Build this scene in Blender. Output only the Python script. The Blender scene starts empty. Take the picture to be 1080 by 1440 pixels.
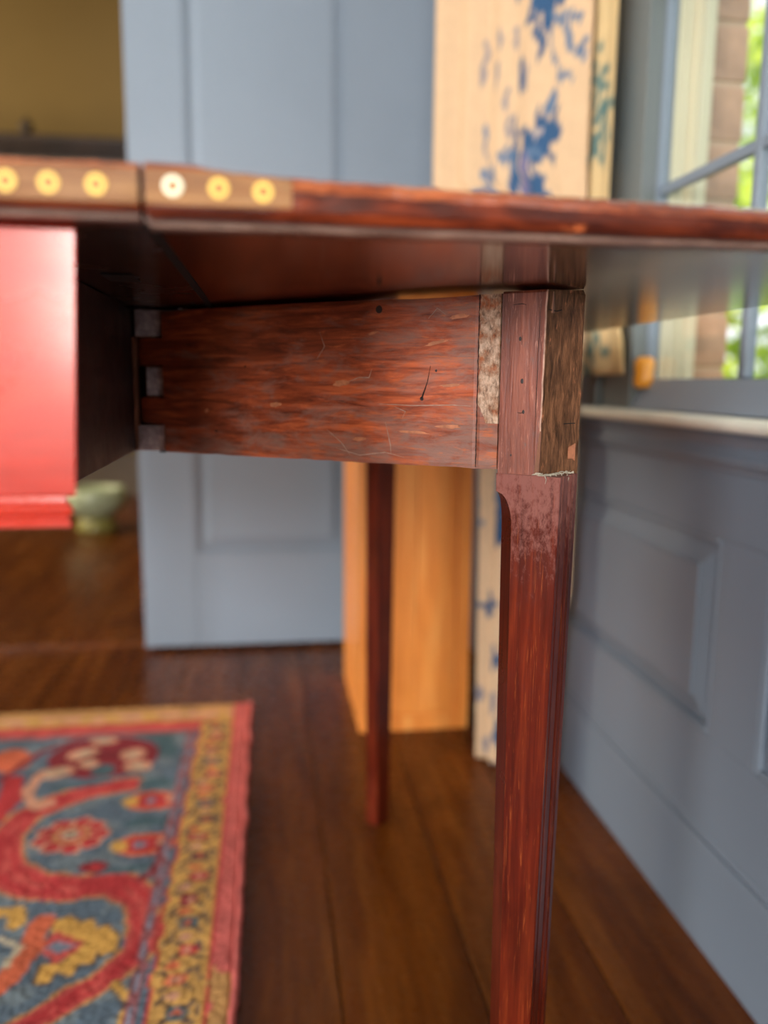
import bpy, bmesh, math, random
import numpy as np
from mathutils import Vector, Matrix, noise

random.seed(7)
scn = bpy.context.scene
COL = scn.collection

# ------------------------------------------------------------------ camera
F_PX = 1150.0
R = ((0.99018907, 0.01285624, 0.13914139),
     (-0.13942327, 0.15727625, 0.9776632),
     (0.00931456, 0.98747096, -0.15752569))      # columns: right, up, forward in the room's axes
cam = bpy.data.cameras.new('camera')
cam.sensor_fit = 'VERTICAL'; cam.sensor_height = 24.0; cam.sensor_width = 18.0
cam.lens = 24.0 * F_PX / 1440.0
cam.clip_start = 0.02
cam.dof.use_dof = True
cam.dof.focus_distance = 0.49
cam.dof.aperture_fstop = 2.1
camo = bpy.data.objects.new('camera', cam); COL.objects.link(camo)
camo.matrix_world = Matrix(((R[0][0], R[0][1], -R[0][2], 0),
                            (R[1][0], R[1][1], -R[1][2], 0),
                            (R[2][0], R[2][1], -R[2][2], 0.645),
                            (0, 0, 0, 1)))
scn.camera = camo

# ------------------------------------------------------------------ world, sun, window light, added fill lamps
w = bpy.data.worlds.new('sky'); scn.world = w; w.use_nodes = True
nt = w.node_tree; bg = nt.nodes['Background']
bg.inputs[0].default_value = (0.93, 0.97, 1.0, 1); bg.inputs[1].default_value = 0.95

def area(name, loc, direction, sx, sy, power, col):
    l = bpy.data.lights.new(name, 'AREA'); l.shape = 'RECTANGLE'; l.size = sx; l.size_y = sy
    l.energy = power; l.color = col
    o = bpy.data.objects.new(name, l); COL.objects.link(o)
    o.location = loc; o.rotation_euler = Vector(direction).to_track_quat('-Z', 'Y').to_euler()
    return o
area('daylight_rear_window', (-0.43, -2.62, 1.10), (0, 1, -0.02), 0.46, 0.85, 40, (1.0, 0.94, 0.86))
area('fill_light_side', (0.66, -1.0, 1.45), (-1, 0, -0.05), 0.85, 1.35, 8, (0.95, 0.98, 1.0))  # added fill lamp outside an invented side window
area('fill_light_rear_left', (-2.2, -2.62, 0.95), (0.3, 1, -0.05), 0.9, 0.9, 92, (0.97, 0.98, 1.0))  # added fill lamp, brightens the wainscot from behind the camera
area('fill_light_left', (-3.15, 0.2, 1.1), (1, 0, -0.03), 1.1, 1.2, 48, (1.0, 0.96, 0.90))  # added fill lamp for the swing rail and right wall
area('fill_light_hall', (-2.9, 3.2, 1.5), (1, 0.15, -0.2), 0.9, 1.4, 50, (1.0, 0.86, 0.62))  # added fill lamp; no window is built in the hall
sun = bpy.data.lights.new('sun', 'SUN'); sun.energy = 5.0; sun.angle = math.radians(1); sun.color = (1, 0.95, 0.85)
suno = bpy.data.objects.new('sun', sun); COL.objects.link(suno)
suno.rotation_euler = Vector((0.62, 0.45, -0.75)).to_track_quat('-Z', 'Y').to_euler()
vs = scn.view_settings
scn.display_settings.display_device = 'sRGB'
vs.view_transform = 'Standard'; vs.look = 'None'; vs.gamma = 1.0; vs.exposure = 0.76; vs.use_curve_mapping = False
scn.cycles.use_denoising = True
scn.cycles.max_bounces = 8

# ------------------------------------------------------------------ materials
def newmat(name):
    m = bpy.data.materials.new(name); m.use_nodes = True
    return m, m.node_tree, m.node_tree.nodes['Principled BSDF']
def N(nt, t, **k):
    n = nt.nodes.new(t)
    for a, b in k.items(): setattr(n, a, b)
    return n
def ramp(nt, fac, stops):
    r = N(nt, 'ShaderNodeValToRGB')
    e = r.color_ramp.elements
    while len(e) < len(stops): e.new(0.5)
    for i, (p, c) in enumerate(stops):
        e[i].position = p; e[i].color = (*c, 1)
    nt.links.new(fac, r.inputs[0]); return r.outputs[0]
def noi(nt, vec, scale, detail=4, rough=0.55, dist=0.0):
    n = N(nt, 'ShaderNodeTexNoise'); n.inputs['Scale'].default_value = scale
    n.inputs['Detail'].default_value = detail; n.inputs['Roughness'].default_value = rough
    n.inputs['Distortion'].default_value = dist
    nt.links.new(vec, n.inputs['Vector']); return n.outputs[0]
def coords(nt, scale=(1, 1, 1), rnd=False):
    tc = N(nt, 'ShaderNodeTexCoord'); mp = N(nt, 'ShaderNodeMapping')
    mp.inputs['Scale'].default_value = scale
    nt.links.new(tc.outputs['Object'], mp.inputs[0])
    if rnd:
        oi = N(nt, 'ShaderNodeObjectInfo'); ml = N(nt, 'ShaderNodeMath', operation='MULTIPLY')
        ml.inputs[1].default_value = 37.0
        nt.links.new(oi.outputs['Random'], ml.inputs[0])
        cb = N(nt, 'ShaderNodeCombineXYZ')
        for i in range(3): nt.links.new(ml.outputs[0], cb.inputs[i])
        nt.links.new(cb.outputs[0], mp.inputs['Location'])
    return mp.outputs[0]
def mix(nt, fac, a, b, blend='MIX'):
    m = N(nt, 'ShaderNodeMix', data_type='RGBA', blend_type=blend)
    for sock, v in ((m.inputs[0], fac), (m.inputs[6], a), (m.inputs[7], b)):
        if hasattr(v, 'node'): nt.links.new(v, sock)
        elif isinstance(v, (int, float)): sock.default_value = v
        else: sock.default_value = (*v, 1)
    return m.outputs[2]
def bump(nt, h, strength, dist=0.001, prev=None):
    b = N(nt, 'ShaderNodeBump'); b.inputs['Strength'].default_value = strength; b.inputs['Distance'].default_value = dist
    nt.links.new(h, b.inputs['Height'])
    if prev: nt.links.new(prev, b.inputs['Normal'])
    return b.outputs[0]
def plain(name, col, rough=0.5, metallic=0.0, var=0.12, scale=6.0, bs=0.0, coat=0.0, transl=0.0):
    m, nt, p = newmat(name)
    v = coords(nt)
    n = noi(nt, v, scale, 5)
    nt.links.new(ramp(nt, n, [(0.3, tuple(c * (1 - var) for c in col)), (0.7, tuple(min(1, c * (1 + var)) for c in col))]), p.inputs['Base Color'])
    p.inputs['Roughness'].default_value = rough; p.inputs['Metallic'].default_value = metallic
    p.inputs['Coat Weight'].default_value = coat
    if bs: nt.links.new(bump(nt, noi(nt, v, scale * 20, 3), bs, 0.0006), p.inputs['Normal'])
    return m
def wood(name, stops, axis=0, scale=60, stretch=14, rough=0.35, bs=0.3, coat=0.0, big=6.0, rnd=False, fleck=None, fleck_t=0.62, spec=0.5, cont=1.0):
    m, nt, p = newmat(name)
    sc = [1, 1, 1]; sc[axis] = 1.0 / stretch
    v = coords(nt, sc, rnd)
    v2 = coords(nt, tuple(s if s != 1 else 1 for s in sc), rnd)
    g = noi(nt, v, scale, 6, 0.6, 0.6)
    c = ramp(nt, g, stops)
    sc3 = [1, 1, 1]; sc3[axis] = 0.35
    b = noi(nt, coords(nt, sc3, rnd), big, 3)
    c = mix(nt, 0.75, c, ramp(nt, b, [(0.3, (1 - .38 * cont,) * 3), (0.7, (1 + .25 * cont,) * 3)]), 'MULTIPLY')
    fine = noi(nt, v, scale * 5, 3, 0.6)
    c = mix(nt, 0.55, c, ramp(nt, fine, [(0.35, (1 - .4 * cont,) * 3), (0.65, (1 + .15 * cont,) * 3)]), 'MULTIPLY')
    if fleck:
        fk = noi(nt, coords(nt, tuple(s if s == 1 else s * 2 for s in sc)), scale * 0.6, 6, 0.65)
        c = mix(nt, ramp(nt, fk, [(fleck_t, (0, 0, 0)), (fleck_t + 0.05, (1, 1, 1))]), c, fleck)
    nt.links.new(c, p.inputs['Base Color'])
    rr = ramp(nt, noi(nt, coords(nt), 25, 4), [(0.3, (rough * 0.8,) * 3), (0.7, (min(1, rough * 1.25),) * 3)])
    nt.links.new(rr, p.inputs['Roughness'])
    p.inputs['Coat Weight'].default_value = coat; p.inputs['Coat Roughness'].default_value = 0.16
    p.inputs['Specular IOR Level'].default_value = spec
    nt.links.new(bump(nt, fine, bs, 0.0006), p.inputs['Normal'])
    return m
def attr_mat(name, attr, rough=0.9, weave=900, bs=0.4, transl=0.0, var=0.15, vscale=60):
    m, nt, p = newmat(name)
    a = N(nt, 'ShaderNodeAttribute', attribute_name=attr)
    v = coords(nt)
    c = mix(nt, 1.0, a.outputs['Color'], ramp(nt, noi(nt, v, vscale, 5), [(0.3, (1 - var,) * 3), (0.7, (1 + var,) * 3)]), 'MULTIPLY')
    nt.links.new(c, p.inputs['Base Color']); p.inputs['Roughness'].default_value = rough
    nt.links.new(bump(nt, noi(nt, v, weave, 2), bs, 0.001), p.inputs['Normal'])
    if transl:
        t = N(nt, 'ShaderNodeBsdfTranslucent'); nt.links.new(c, t.inputs[0])
        ms = N(nt, 'ShaderNodeMixShader'); ms.inputs[0].default_value = transl
        out = nt.nodes['Material Output']
        nt.links.new(p.outputs[0], ms.inputs[1]); nt.links.new(t.outputs[0], ms.inputs[2]); nt.links.new(ms.outputs[0], out.inputs[0])
    return m

M = {}
M['blue'] = plain('blue_grey_paint', (0.165, 0.205, 0.26), 0.42, var=0.05, scale=3, bs=0.08)
M['casing'] = plain('shaded_casing_paint', (0.115, 0.135, 0.14), 0.42, var=0.05, scale=3, bs=0.08)  # wall paint darkened and greyed, shade put into the casing colour
M['door'] = plain('door_paint', (0.235, 0.29, 0.36), 0.40, var=0.04, scale=3, bs=0.08)
M['sill'] = plain('sill_glare_paint', (0.92, 0.92, 0.78), 0.25, var=0.12, scale=9)  # cream stands in for window glare along the ledge
M['plaster'] = plain('cream_plaster', (0.55, 0.49, 0.36), 0.8, var=0.05, scale=3)
M['ceiling'] = plain('white_ceiling', (0.7, 0.68, 0.62), 0.85, var=0.03)
M['mustard'] = plain('mustard_plaster', (0.19, 0.12, 0.034), 0.8, var=0.08, scale=1.5)
M['mahog'] = wood('polished_mahogany', [(0.3, (0.035, 0.005, 0.002)), (0.5, (0.065, 0.009, 0.004)), (0.7, (0.12, 0.020, 0.007))], 2, 90, 16, 0.32, 0.12, 0.05, spec=0.25)
M['mahog_x'] = wood('mahogany_leaf_edge', [(0.3, (0.032, 0.005, 0.002)), (0.5, (0.09, 0.013, 0.004)), (0.72, (0.28, 0.045, 0.010))], 0, 110, 5, 0.30, 0.35, 0.0, big=30, fleck=(0.5, 0.12, 0.035), fleck_t=0.62, spec=0.25)
M['bead'] = wood('bead_highlight', [(0.3, (0.09, 0.045, 0.032)), (0.5, (0.17, 0.09, 0.065)), (0.7, (0.32, 0.19, 0.14))], 0, 160, 6, 0.28, 0.2, 0.4)  # paler wood stands in for the window highlight along the bead
M['groove'] = plain('bead_groove', (0.02, 0.006, 0.004), 0.6)
M['rim'] = wood('worn_top_rim', [(0.3, (0.14, 0.03, 0.012)), (0.5, (0.34, 0.075, 0.022)), (0.7, (0.62, 0.18, 0.06))], 0, 120, 4, 0.22, 0.2, 0.6)
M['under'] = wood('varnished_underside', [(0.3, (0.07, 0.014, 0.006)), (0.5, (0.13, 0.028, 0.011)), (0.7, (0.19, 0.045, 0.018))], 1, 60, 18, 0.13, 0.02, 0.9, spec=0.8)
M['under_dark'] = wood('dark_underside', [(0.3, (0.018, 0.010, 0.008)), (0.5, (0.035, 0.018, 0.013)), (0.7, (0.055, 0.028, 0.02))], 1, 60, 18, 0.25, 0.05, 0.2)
M['dark'] = wood('dark_stained_oak', [(0.3, (0.015, 0.008, 0.007)), (0.5, (0.028, 0.014, 0.011)), (0.7, (0.045, 0.022, 0.016))], 1, 50, 16, 0.5, 0.2)
M['red'] = wood('bright_red_mahogany', [(0.3, (0.42, 0.014, 0.004)), (0.5, (0.54, 0.022, 0.006)), (0.7, (0.64, 0.045, 0.010))], 0, 26, 5, 0.30, 0.03, 0.8, cont=.5)
M['endgrain'] = wood('weathered_end_grain', [(0.3, (0.24, 0.18, 0.18)), (0.5, (0.42, 0.34, 0.34)), (0.7, (0.66, 0.57, 0.56))], 1, 90, 3, 0.6, 0.6)
M['sliver'] = wood('raw_sliver', [(0.3, (0.13, 0.05, 0.025)), (0.5, (0.28, 0.11, 0.055)), (0.7, (0.42, 0.19, 0.10))], 2, 90, 6, 0.7, 0.5)
M['post_side'] = wood('rough_cut_side', [(0.3, (0.055, 0.024, 0.010)), (0.5, (0.16, 0.068, 0.030)), (0.7, (0.32, 0.14, 0.065))], 2, 330, 6, 0.75, 1.0, fleck=(0.46, 0.17, 0.08), fleck_t=0.63, spec=0.2, big=60)
M['inlay'] = wood('boxwood_inlay', [(0.3, (0.20, 0.075, 0.025)), (0.5, (0.34, 0.15, 0.05)), (0.7, (0.48, 0.25, 0.10))], 0, 120, 12, 0.5, 0.1, 0, spec=0.3)
M['ring'] = plain('yellow_inlay_ring', (1.0, 0.62, 0.12), 0.5, var=0.05, scale=300)
M['ring_pale'] = plain('pale_inlay_ring', (1.0, 0.92, 0.66), 0.4, var=0.05, scale=300)
M['dot'] = plain('orange_inlay_dot', (0.72, 0.27, 0.05), 0.35, var=0.05, scale=300)
M['pine'] = wood('honey_pine', [(0.3, (0.76, 0.22, 0.03)), (0.5, (0.92, 0.31, 0.055)), (0.7, (0.98, 0.42, 0.10))], 2, 26, 10, 0.45, 0.1, 0.05, rnd=True, cont=.35)
M['floor'] = wood('dark_floorboards', [(0.3, (0.080, 0.017, 0.002)), (0.5, (0.13, 0.033, 0.0035)), (0.7, (0.19, 0.057, 0.008))], 1, 30, 12, 0.27, 0.15, 0.0, rnd=True, spec=0.2)
M['gap'] = plain('joint_dark', (0.01, 0.006, 0.004), 0.9)
M['black'] = plain('flat_black', (0.006, 0.004, 0.004), 0.9)  # flat black for painted joint and slot shade, and the hinge pin
M['string'] = plain('pale_splinter', (0.50, 0.44, 0.34), 0.8, var=0.2, scale=400)
M['pot'] = plain('pale_green_glaze', (0.40, 0.44, 0.27), 0.25, var=0.15, scale=8)
M['pot2'] = plain('olive_glaze', (0.26, 0.23, 0.06), 0.3, var=0.15, scale=8)
M['cream_ext'] = plain('cream_exterior_paint', (0.62, 0.58, 0.42), 0.6, var=0.06)
M['brick'] = plain('brick_clay', (0.42, 0.26, 0.17), 0.85, var=0.25, scale=30, bs=0.3)
M['mortar'] = plain('mortar', (0.45, 0.32, 0.22), 0.9)
M['leaf'] = plain('sunlit_leaf', (0.42, 0.50, 0.035), 0.6, var=0.4, scale=2)
M['bark'] = plain('bark', (0.12, 0.08, 0.05), 0.9, bs=0.5)
M['grass'] = plain('lawn_grass', (0.22, 0.36, 0.06), 0.9, var=0.3)
M['orange'] = plain('orange_varnished_catch', (0.80, 0.33, 0.03), 0.3, var=0.08, scale=40)
# glass: mostly clear with a Fresnel reflection
mg, ntg, pg = newmat('window_glass')
tr = N(ntg, 'ShaderNodeBsdfTransparent'); gl = N(ntg, 'ShaderNodeBsdfGlossy'); gl.inputs['Roughness'].default_value = 0.02
lw = N(ntg, 'ShaderNodeLayerWeight'); fr = N(ntg, 'ShaderNodeMath', operation='POWER'); fr.inputs[1].default_value = 4.0; ntg.links.new(lw.outputs['Facing'], fr.inputs[0]); mx = N(ntg, 'ShaderNodeMixShader')
ntg.links.new(fr.outputs[0], mx.inputs[0]); ntg.links.new(tr.outputs[0], mx.inputs[1]); ntg.links.new(gl.outputs[0], mx.inputs[2])
ntg.links.new(mx.outputs[0], ntg.nodes['Material Output'].inputs[0])
M['glass'] = mg
# leaf: translucent too
def add_transl(m, col, f):
    nt = m.node_tree; p = nt.nodes['Principled BSDF']
    t = N(nt, 'ShaderNodeBsdfTranslucent'); t.inputs[0].default_value = (*col, 1)
    ms = N(nt, 'ShaderNodeMixShader'); ms.inputs[0].default_value = f
    nt.links.new(p.outputs[0], ms.inputs[1]); nt.links.new(t.outputs[0], ms.inputs[2])
    nt.links.new(ms.outputs[0], nt.nodes['Material Output'].inputs[0])
add_transl(M['leaf'], (0.5, 0.7, 0.1), 0.4)

def rail_mat():
    m, nt, p = newmat('worn_swing_rail')
    v = coords(nt, (0.10, 1, 1)); iso = coords(nt)
    g = noi(nt, v, 230, 7, 0.66, 0.6)
    c = ramp(nt, g, [(0.28, (0.085, 0.018, 0.008)), (0.5, (0.33, 0.072, 0.026)), (0.72, (0.68, 0.165, 0.055))])
    big = noi(nt, coords(nt, (0.35, 1, 1)), 22, 4)
    c = mix(nt, 0.8, c, ramp(nt, big, [(0.3, (0.55, 0.5, 0.5)), (0.7, (1.35, 1.2, 1.1))]), 'MULTIPLY')
    # grey grime, more towards the leg end and the lower edge
    sep = N(nt, 'ShaderNodeSeparateXYZ'); tc = N(nt, 'ShaderNodeTexCoord'); nt.links.new(tc.outputs['Object'], sep.inputs[0])
    ma = N(nt, 'ShaderNodeMapRange'); ma.inputs[1].default_value = 0.10; ma.inputs[2].default_value = 0.30
    nt.links.new(sep.outputs[0], ma.inputs[0])
    grime = noi(nt, coords(nt, (0.35, 1, 1)), 75, 9, 0.72, 0.4)
    ad = N(nt, 'ShaderNodeMath', operation='MULTIPLY_ADD'); ad.inputs[1].default_value = 0.13
    nt.links.new(ma.outputs[0], ad.inputs[0]); nt.links.new(grime, ad.inputs[2])
    mz = N(nt, 'ShaderNodeMapRange'); mz.inputs[1].default_value = 0.63; mz.inputs[2].default_value = 0.59
    nt.links.new(sep.outputs[2], mz.inputs[0])
    ad2 = N(nt, 'ShaderNodeMath', operation='MULTIPLY_ADD'); ad2.inputs[1].default_value = 0.12
    nt.links.new(mz.outputs[0], ad2.inputs[0]); nt.links.new(ad.outputs[0], ad2.inputs[2])
    c = mix(nt, ramp(nt, ad2.outputs[0], [(0.55, (0, 0, 0)), (0.72, (0.75, 0.75, 0.75))]), c, (0.25, 0.145, 0.115))
    # orange raw streaks
    st = noi(nt, coords(nt, (0.16, 1, 1)), 240, 8, 0.7, 0.3)
    ad3 = N(nt, 'ShaderNodeMath', operation='MULTIPLY_ADD'); ad3.inputs[1].default_value = 0.06
    nt.links.new(ma.outputs[0], ad3.inputs[0]); nt.links.new(st, ad3.inputs[2])
    c = mix(nt, ramp(nt, ad3.outputs[0], [(0.60, (0, 0, 0)), (0.70, (0.8, 0.8, 0.8))]), c, (0.52, 0.13, 0.04))
    # pale scratches
    sc = noi(nt, coords(nt, (0.5, 1, 1)), 330, 6, 0.78, 1.2)
    c = mix(nt, ramp(nt, sc, [(0.66, (0, 0, 0)), (0.72, (0.7, 0.7, 0.7))]), c, (0.42, 0.27, 0.20))
    nt.links.new(c, p.inputs['Base Color'])
    nt.links.new(ramp(nt, grime, [(0.35, (0.36,) * 3), (0.6, (0.62,) * 3)]), p.inputs['Roughness'])
    b = bump(nt, grime, 0.7, 0.0012); b = bump(nt, g, 0.5, 0.0006, b); b = bump(nt, sc, 0.4, 0.0004, b)
    nt.links.new(b, p.inputs['Normal'])
    return m
M['rail'] = rail_mat()
def post_mat(name, k=1.0):
    m, nt, p = newmat(name)
    v = coords(nt, (1, 1, 0.07))
    g = noi(nt, v, 260, 6, 0.65, 0.3)
    c = ramp(nt, g, [(0.28, (0.115, 0.028, 0.015)), (0.5, (0.215, 0.055, 0.030)), (0.72, (0.37, 0.115, 0.065))])
    big = noi(nt, coords(nt, (1, 1, 0.5)), 45, 4)
    c = mix(nt, 0.8, c, ramp(nt, big, [(0.3, (0.6, 0.62, 0.65)), (0.7, (1.2, 1.15, 1.1))]), 'MULTIPLY')
    gr = noi(nt, coords(nt, (1, 1, 0.5)), 70, 6, 0.7)
    c = mix(nt, ramp(nt, gr, [(0.60, (0, 0, 0)), (0.70, (0.7, 0.7, 0.7))]), c, (0.13, 0.085, 0.075))
    scr = noi(nt, coords(nt, (1, 1, .12)), 520, 7, .75, .3)
    c = mix(nt, ramp(nt, scr, [(.58, (0, 0, 0)), (.68, (.8, .8, .8))]), c, (.62, .26, .17))
    c = mix(nt, ramp(nt, scr, [(.30, (.8, .8, .8)), (.40, (0, 0, 0))]), c, (.13, .04, .028))
    nt.links.new(c, p.inputs['Base Color']); p.inputs['Roughness'].default_value = 0.45
    nt.links.new(bump(nt, g, 0.8, 0.0006), p.inputs['Normal'])
    return m
M['string2'] = plain('pale_scratch', (.40, .25, .19), .7, var=.3, scale=300)
M['bare'] = plain('bare_orange_wood', (.46, .17, .08), .6, var=.3, scale=200)
M['edge'] = plain('worn_arris', (.52, .30, .22), .6, var=.35, scale=160)
M['post'] = post_mat('scuffed_leg_post')
def glue_mat():
    m, nt, p = newmat('crazed_glue')
    v = coords(nt)
    f1 = noi(nt, coords(nt, (1, 1, .45)), 420, 9, .78, .6)
    c = ramp(nt, noi(nt, v, 130, 4, .6), [(.36, (.42, .13, .05)), (.46, (.46, .27, .17)), (.6, (.66, .47, .34))])
    c = mix(nt, .95, c, ramp(nt, f1, [(.36, (.22, .16, .13)), (.47, (.85, .8, .78)), (.6, (1.25, 1.25, 1.25))]), 'MULTIPLY')
    nt.links.new(c, p.inputs['Base Color']); p.inputs['Roughness'].default_value = 0.75
    nt.links.new(bump(nt, f1, 1.0, 0.0015), p.inputs['Normal'])
    return m
M['glue'] = glue_mat()
def shaft_mat():
    m, nt, p = newmat('gate_leg_mahogany')
    v = coords(nt, (1, 1, .045))
    g = noi(nt, v, 190, 6, .6, .4)
    c = ramp(nt, g, [(.3, (.052, .0055, .002)), (.5, (.095, .010, .0035)), (.7, (.17, .023, .006))])
    c = mix(nt, .8, c, ramp(nt, noi(nt, coords(nt, (1, 1, .4)), 30, 4), [(.3, (.6, .6, .6)), (.7, (1.3, 1.25, 1.2))]), 'MULTIPLY')
    th = noi(nt, coords(nt, (1, 1, .03)), 800, 5, .6, 1.2)
    c = mix(nt, ramp(nt, th, [(.60, (0, 0, 0)), (.66, (.5, .5, .5))]), c, (.36, .085, .02))
    sep = N(nt, 'ShaderNodeSeparateXYZ'); tc = N(nt, 'ShaderNodeTexCoord'); nt.links.new(tc.outputs['Object'], sep.inputs[0])
    mr = N(nt, 'ShaderNodeMapRange'); mr.inputs[1].default_value = .500; mr.inputs[2].default_value = .585; nt.links.new(sep.outputs[2], mr.inputs[0])
    ad = N(nt, 'ShaderNodeMath', operation='MULTIPLY_ADD'); ad.inputs[1].default_value = .42
    nt.links.new(mr.outputs[0], ad.inputs[0]); nt.links.new(noi(nt, coords(nt, (1, 1, .5)), 260, 8, .75), ad.inputs[2])
    k = ramp(nt, ad.outputs[0], [(.70, (0, 0, 0)), (.92, (.8, .8, .8))])
    c = mix(nt, k, c, (.27, .10, .08))
    nt.links.new(c, p.inputs['Base Color'])
    nt.links.new(ramp(nt, ad.outputs[0], [(.5, (.28,) * 3), (.9, (.5,) * 3)]), p.inputs['Roughness'])
    p.inputs['Coat Weight'].default_value = .08; p.inputs['Specular IOR Level'].default_value = .22
    nt.links.new(bump(nt, g, .25, .0005), p.inputs['Normal'])
    return m
M['shaft'] = shaft_mat()
M['chamfer'] = wood('shaded_chamfer_mahogany', [(0.3, (0.055, 0.007, 0.003)), (0.5, (0.085, 0.010, 0.004)), (0.7, (0.12, 0.015, 0.006))], 2, 120, 20, 0.3, 0.1, 0.05, spec=0.25)  # leg mahogany darkened, shade of the chamfer put into its colour

# ------------------------------------------------------------------ mesh helpers
class MB:
    def __init__(s): s.v = []; s.f = []; s.mi = []
    def poly(s, pts, faces, mi=0):
        b = len(s.v); s.v += [tuple(p) for p in pts]
        for f in faces: s.f.append([b + i for i in f]); s.mi.append(mi)
        return s
    def box(s, x0, x1, y0, y1, z0, z1, mi=0):
        return s.poly([(x0, y0, z0), (x1, y0, z0), (x1, y1, z0), (x0, y1, z0), (x0, y0, z1), (x1, y0, z1), (x1, y1, z1), (x0, y1, z1)],
                      [(0, 3, 2, 1), (4, 5, 6, 7), (0, 1, 5, 4), (1, 2, 6, 5), (2, 3, 7, 6), (3, 0, 4, 7)], mi)
    def loft(s, loops, cap=True, mi=0, close=True):
        n = len(loops[0]); pts = [p for l in loops for p in l]; fs = []
        for k in range(len(loops) - 1):
            for i in range(n if close else n - 1):
                j = (i + 1) % n
                fs.append((k * n + i, k * n + j, (k + 1) * n + j, (k + 1) * n + i))
        if cap and close:
            fs.append(tuple(range(n))[::-1]); fs.append(tuple((len(loops) - 1) * n + i for i in range(n)))
        return s.poly(pts, fs, mi)
    def tube(s, pts, r, n=6, mi=0):
        loops = []
        for i, p in enumerate(pts):
            p = Vector(p); a = Vector(pts[max(0, i - 1)]); b = Vector(pts[min(len(pts) - 1, i + 1)])
            t = (b - a).normalized(); q = t.to_track_quat('Z', 'Y')
            rr = r[i] if isinstance(r, (list, tuple)) else r
            loops.append([p + q @ Vector((rr * math.cos(2 * math.pi * k / n), rr * math.sin(2 * math.pi * k / n), 0)) for k in range(n)])
        return s.loft(loops, mi=mi)
    def lathe(s, prof, c=(0, 0, 0), n=28, mi=0):
        return s.loft([[(c[0] + r * math.cos(2 * math.pi * k / n), c[1] + r * math.sin(2 * math.pi * k / n), c[2] + z) for k in range(n)] for r, z in prof], mi=mi)
    def build(s, name, mats, parent=None, origin=None, bevel=0, smooth=False, label=None, rot=None, scale=None, raw=False):
        if not isinstance(mats, (list, tuple)): mats = [mats]
        me = bpy.data.meshes.new(name)
        o0 = Vector(origin) if origin is not None else Vector((0, 0, 0))
        pl = Vector(parent['_o']) if parent is not None and '_o' in parent else Vector((0, 0, 0))
        if raw: me.from_pydata(s.v, [], s.f)
        else: me.from_pydata([tuple(Vector(p) - o0) for p in s.v], [], s.f)
        for m in mats: me.materials.append(m)
        me.polygons.foreach_set('material_index', s.mi)
        bm = bmesh.new(); bm.from_mesh(me); bmesh.ops.recalc_face_normals(bm, faces=bm.faces); bm.to_mesh(me); bm.free()
        if smooth:
            me.polygons.foreach_set('use_smooth', [True] * len(me.polygons))
        me.update()
        o = bpy.data.objects.new(name, me); COL.objects.link(o)
        o['_o'] = tuple(o0)
        if parent is not None: o.parent = parent; o.location = o0 - pl
        else: o.location = o0
        if rot is not None: o.rotation_euler = rot
        if scale is not None: o.scale = scale
        if bevel:
            bv = o.modifiers.new('bevel', 'BEVEL'); bv.width = bevel; bv.segments = 2; bv.limit_method = 'ANGLE'
        if label: o['label'] = label
        return o
def tag(o, label, cat, group=None):
    o['label'] = label; o['category'] = cat
    if group: o['group'] = group
    return o
def thing(name, label, cat, loc, group=None):
    o = bpy.data.objects.new(name, None); COL.objects.link(o); o.location = loc; o['_o'] = tuple(loc)
    o.empty_display_size = 0.05
    return tag(o, label, cat, group)
def struct(o): o['kind'] = 'structure'; return o

# ------------------------------------------------------------------ room shell
XR, YB, ZC = 0.50, 1.985, 3.0
XL, YF = -3.0, -2.5
fl = struct(MB().box(XL, XR, YF, YB + 0.15, -0.06, -0.005).box(XL, XR, YB + .15, 4.75, -0.06, -0.005).build('floor', M['gap']))
rnd = random.Random(3)
edges = [XR - 0.001]
while edges[-1] > XL + 0.16: edges.append(edges[-1] - rnd.choice((0.125, 0.14, 0.15, 0.135)))
plank_me = {}
for i in range(len(edges) - 1):
    a, b = edges[i + 1] + 0.0009, edges[i] - 0.0009
    cut = rnd.uniform(-1.2, 0.4)
    for y0, y1 in ((YF, cut - 0.0009), (cut + 0.0009, YB)):
        MB().box(a, b, y0, y1, -0.005, 0).build('floorboard', M['floor'], fl, origin=((a + b) / 2, (y0 + y1) / 2, 0), bevel=0.0012)
    MB().box(a, b, YB + 0.135, 4.7, -0.005, 0).build('floorboard', M['floor'], fl, origin=((a + b) / 2, 3.4, 0), bevel=0.0012)
MB().box(-1.35, -0.3, YB + 0.002, YB + 0.133, -0.005, 0.012).build('threshold_board', M['floor'], fl, origin=(-0.8, YB + .07, 0), bevel=0.004, label='threshold board across the doorway')
struct(MB().box(XL, XR + .114, YF - .1, 4.8, ZC, ZC + 0.1).build('ceiling', M['ceiling']))
# back wall with the doorway
struct(MB().box(-0.30, XR, YB, YB + 0.135, 0, ZC).box(XL, -1.35, YB, YB + 0.135, 0, ZC).box(-1.35, -0.30, YB, YB + 0.135, 2.05, ZC).build('wall_back', M['blue']))
struct(MB().box(-1.45, -1.35, YB - 0.02, YB, 0, 2.05).box(-1.45, -0.30, YB - .02, YB, 2.05, 2.15).build('trim_1', M['blue'], bevel=.004))
struct(MB().box(XL - .02, XR, 4.70, 4.80, 0, ZC).build('wall_hall', M['mustard']))
struct(MB().box(XR, XR + .1, YB + .135, 4.8, 0, ZC).build('wall_hall_right', M['mustard']))
struct(MB().box(XL - .1, XL, YB + .135, 4.8, 0, ZC).build('wall_hall_left', M['mustard']))
bb = plain('taupe_skirting', (0.16, 0.115, 0.08), 0.6)
struct(MB().box(XL, XR, 4.68, 4.70, 0.0, 0.24).build('baseboard_hall', bb, bevel=.004))
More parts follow.
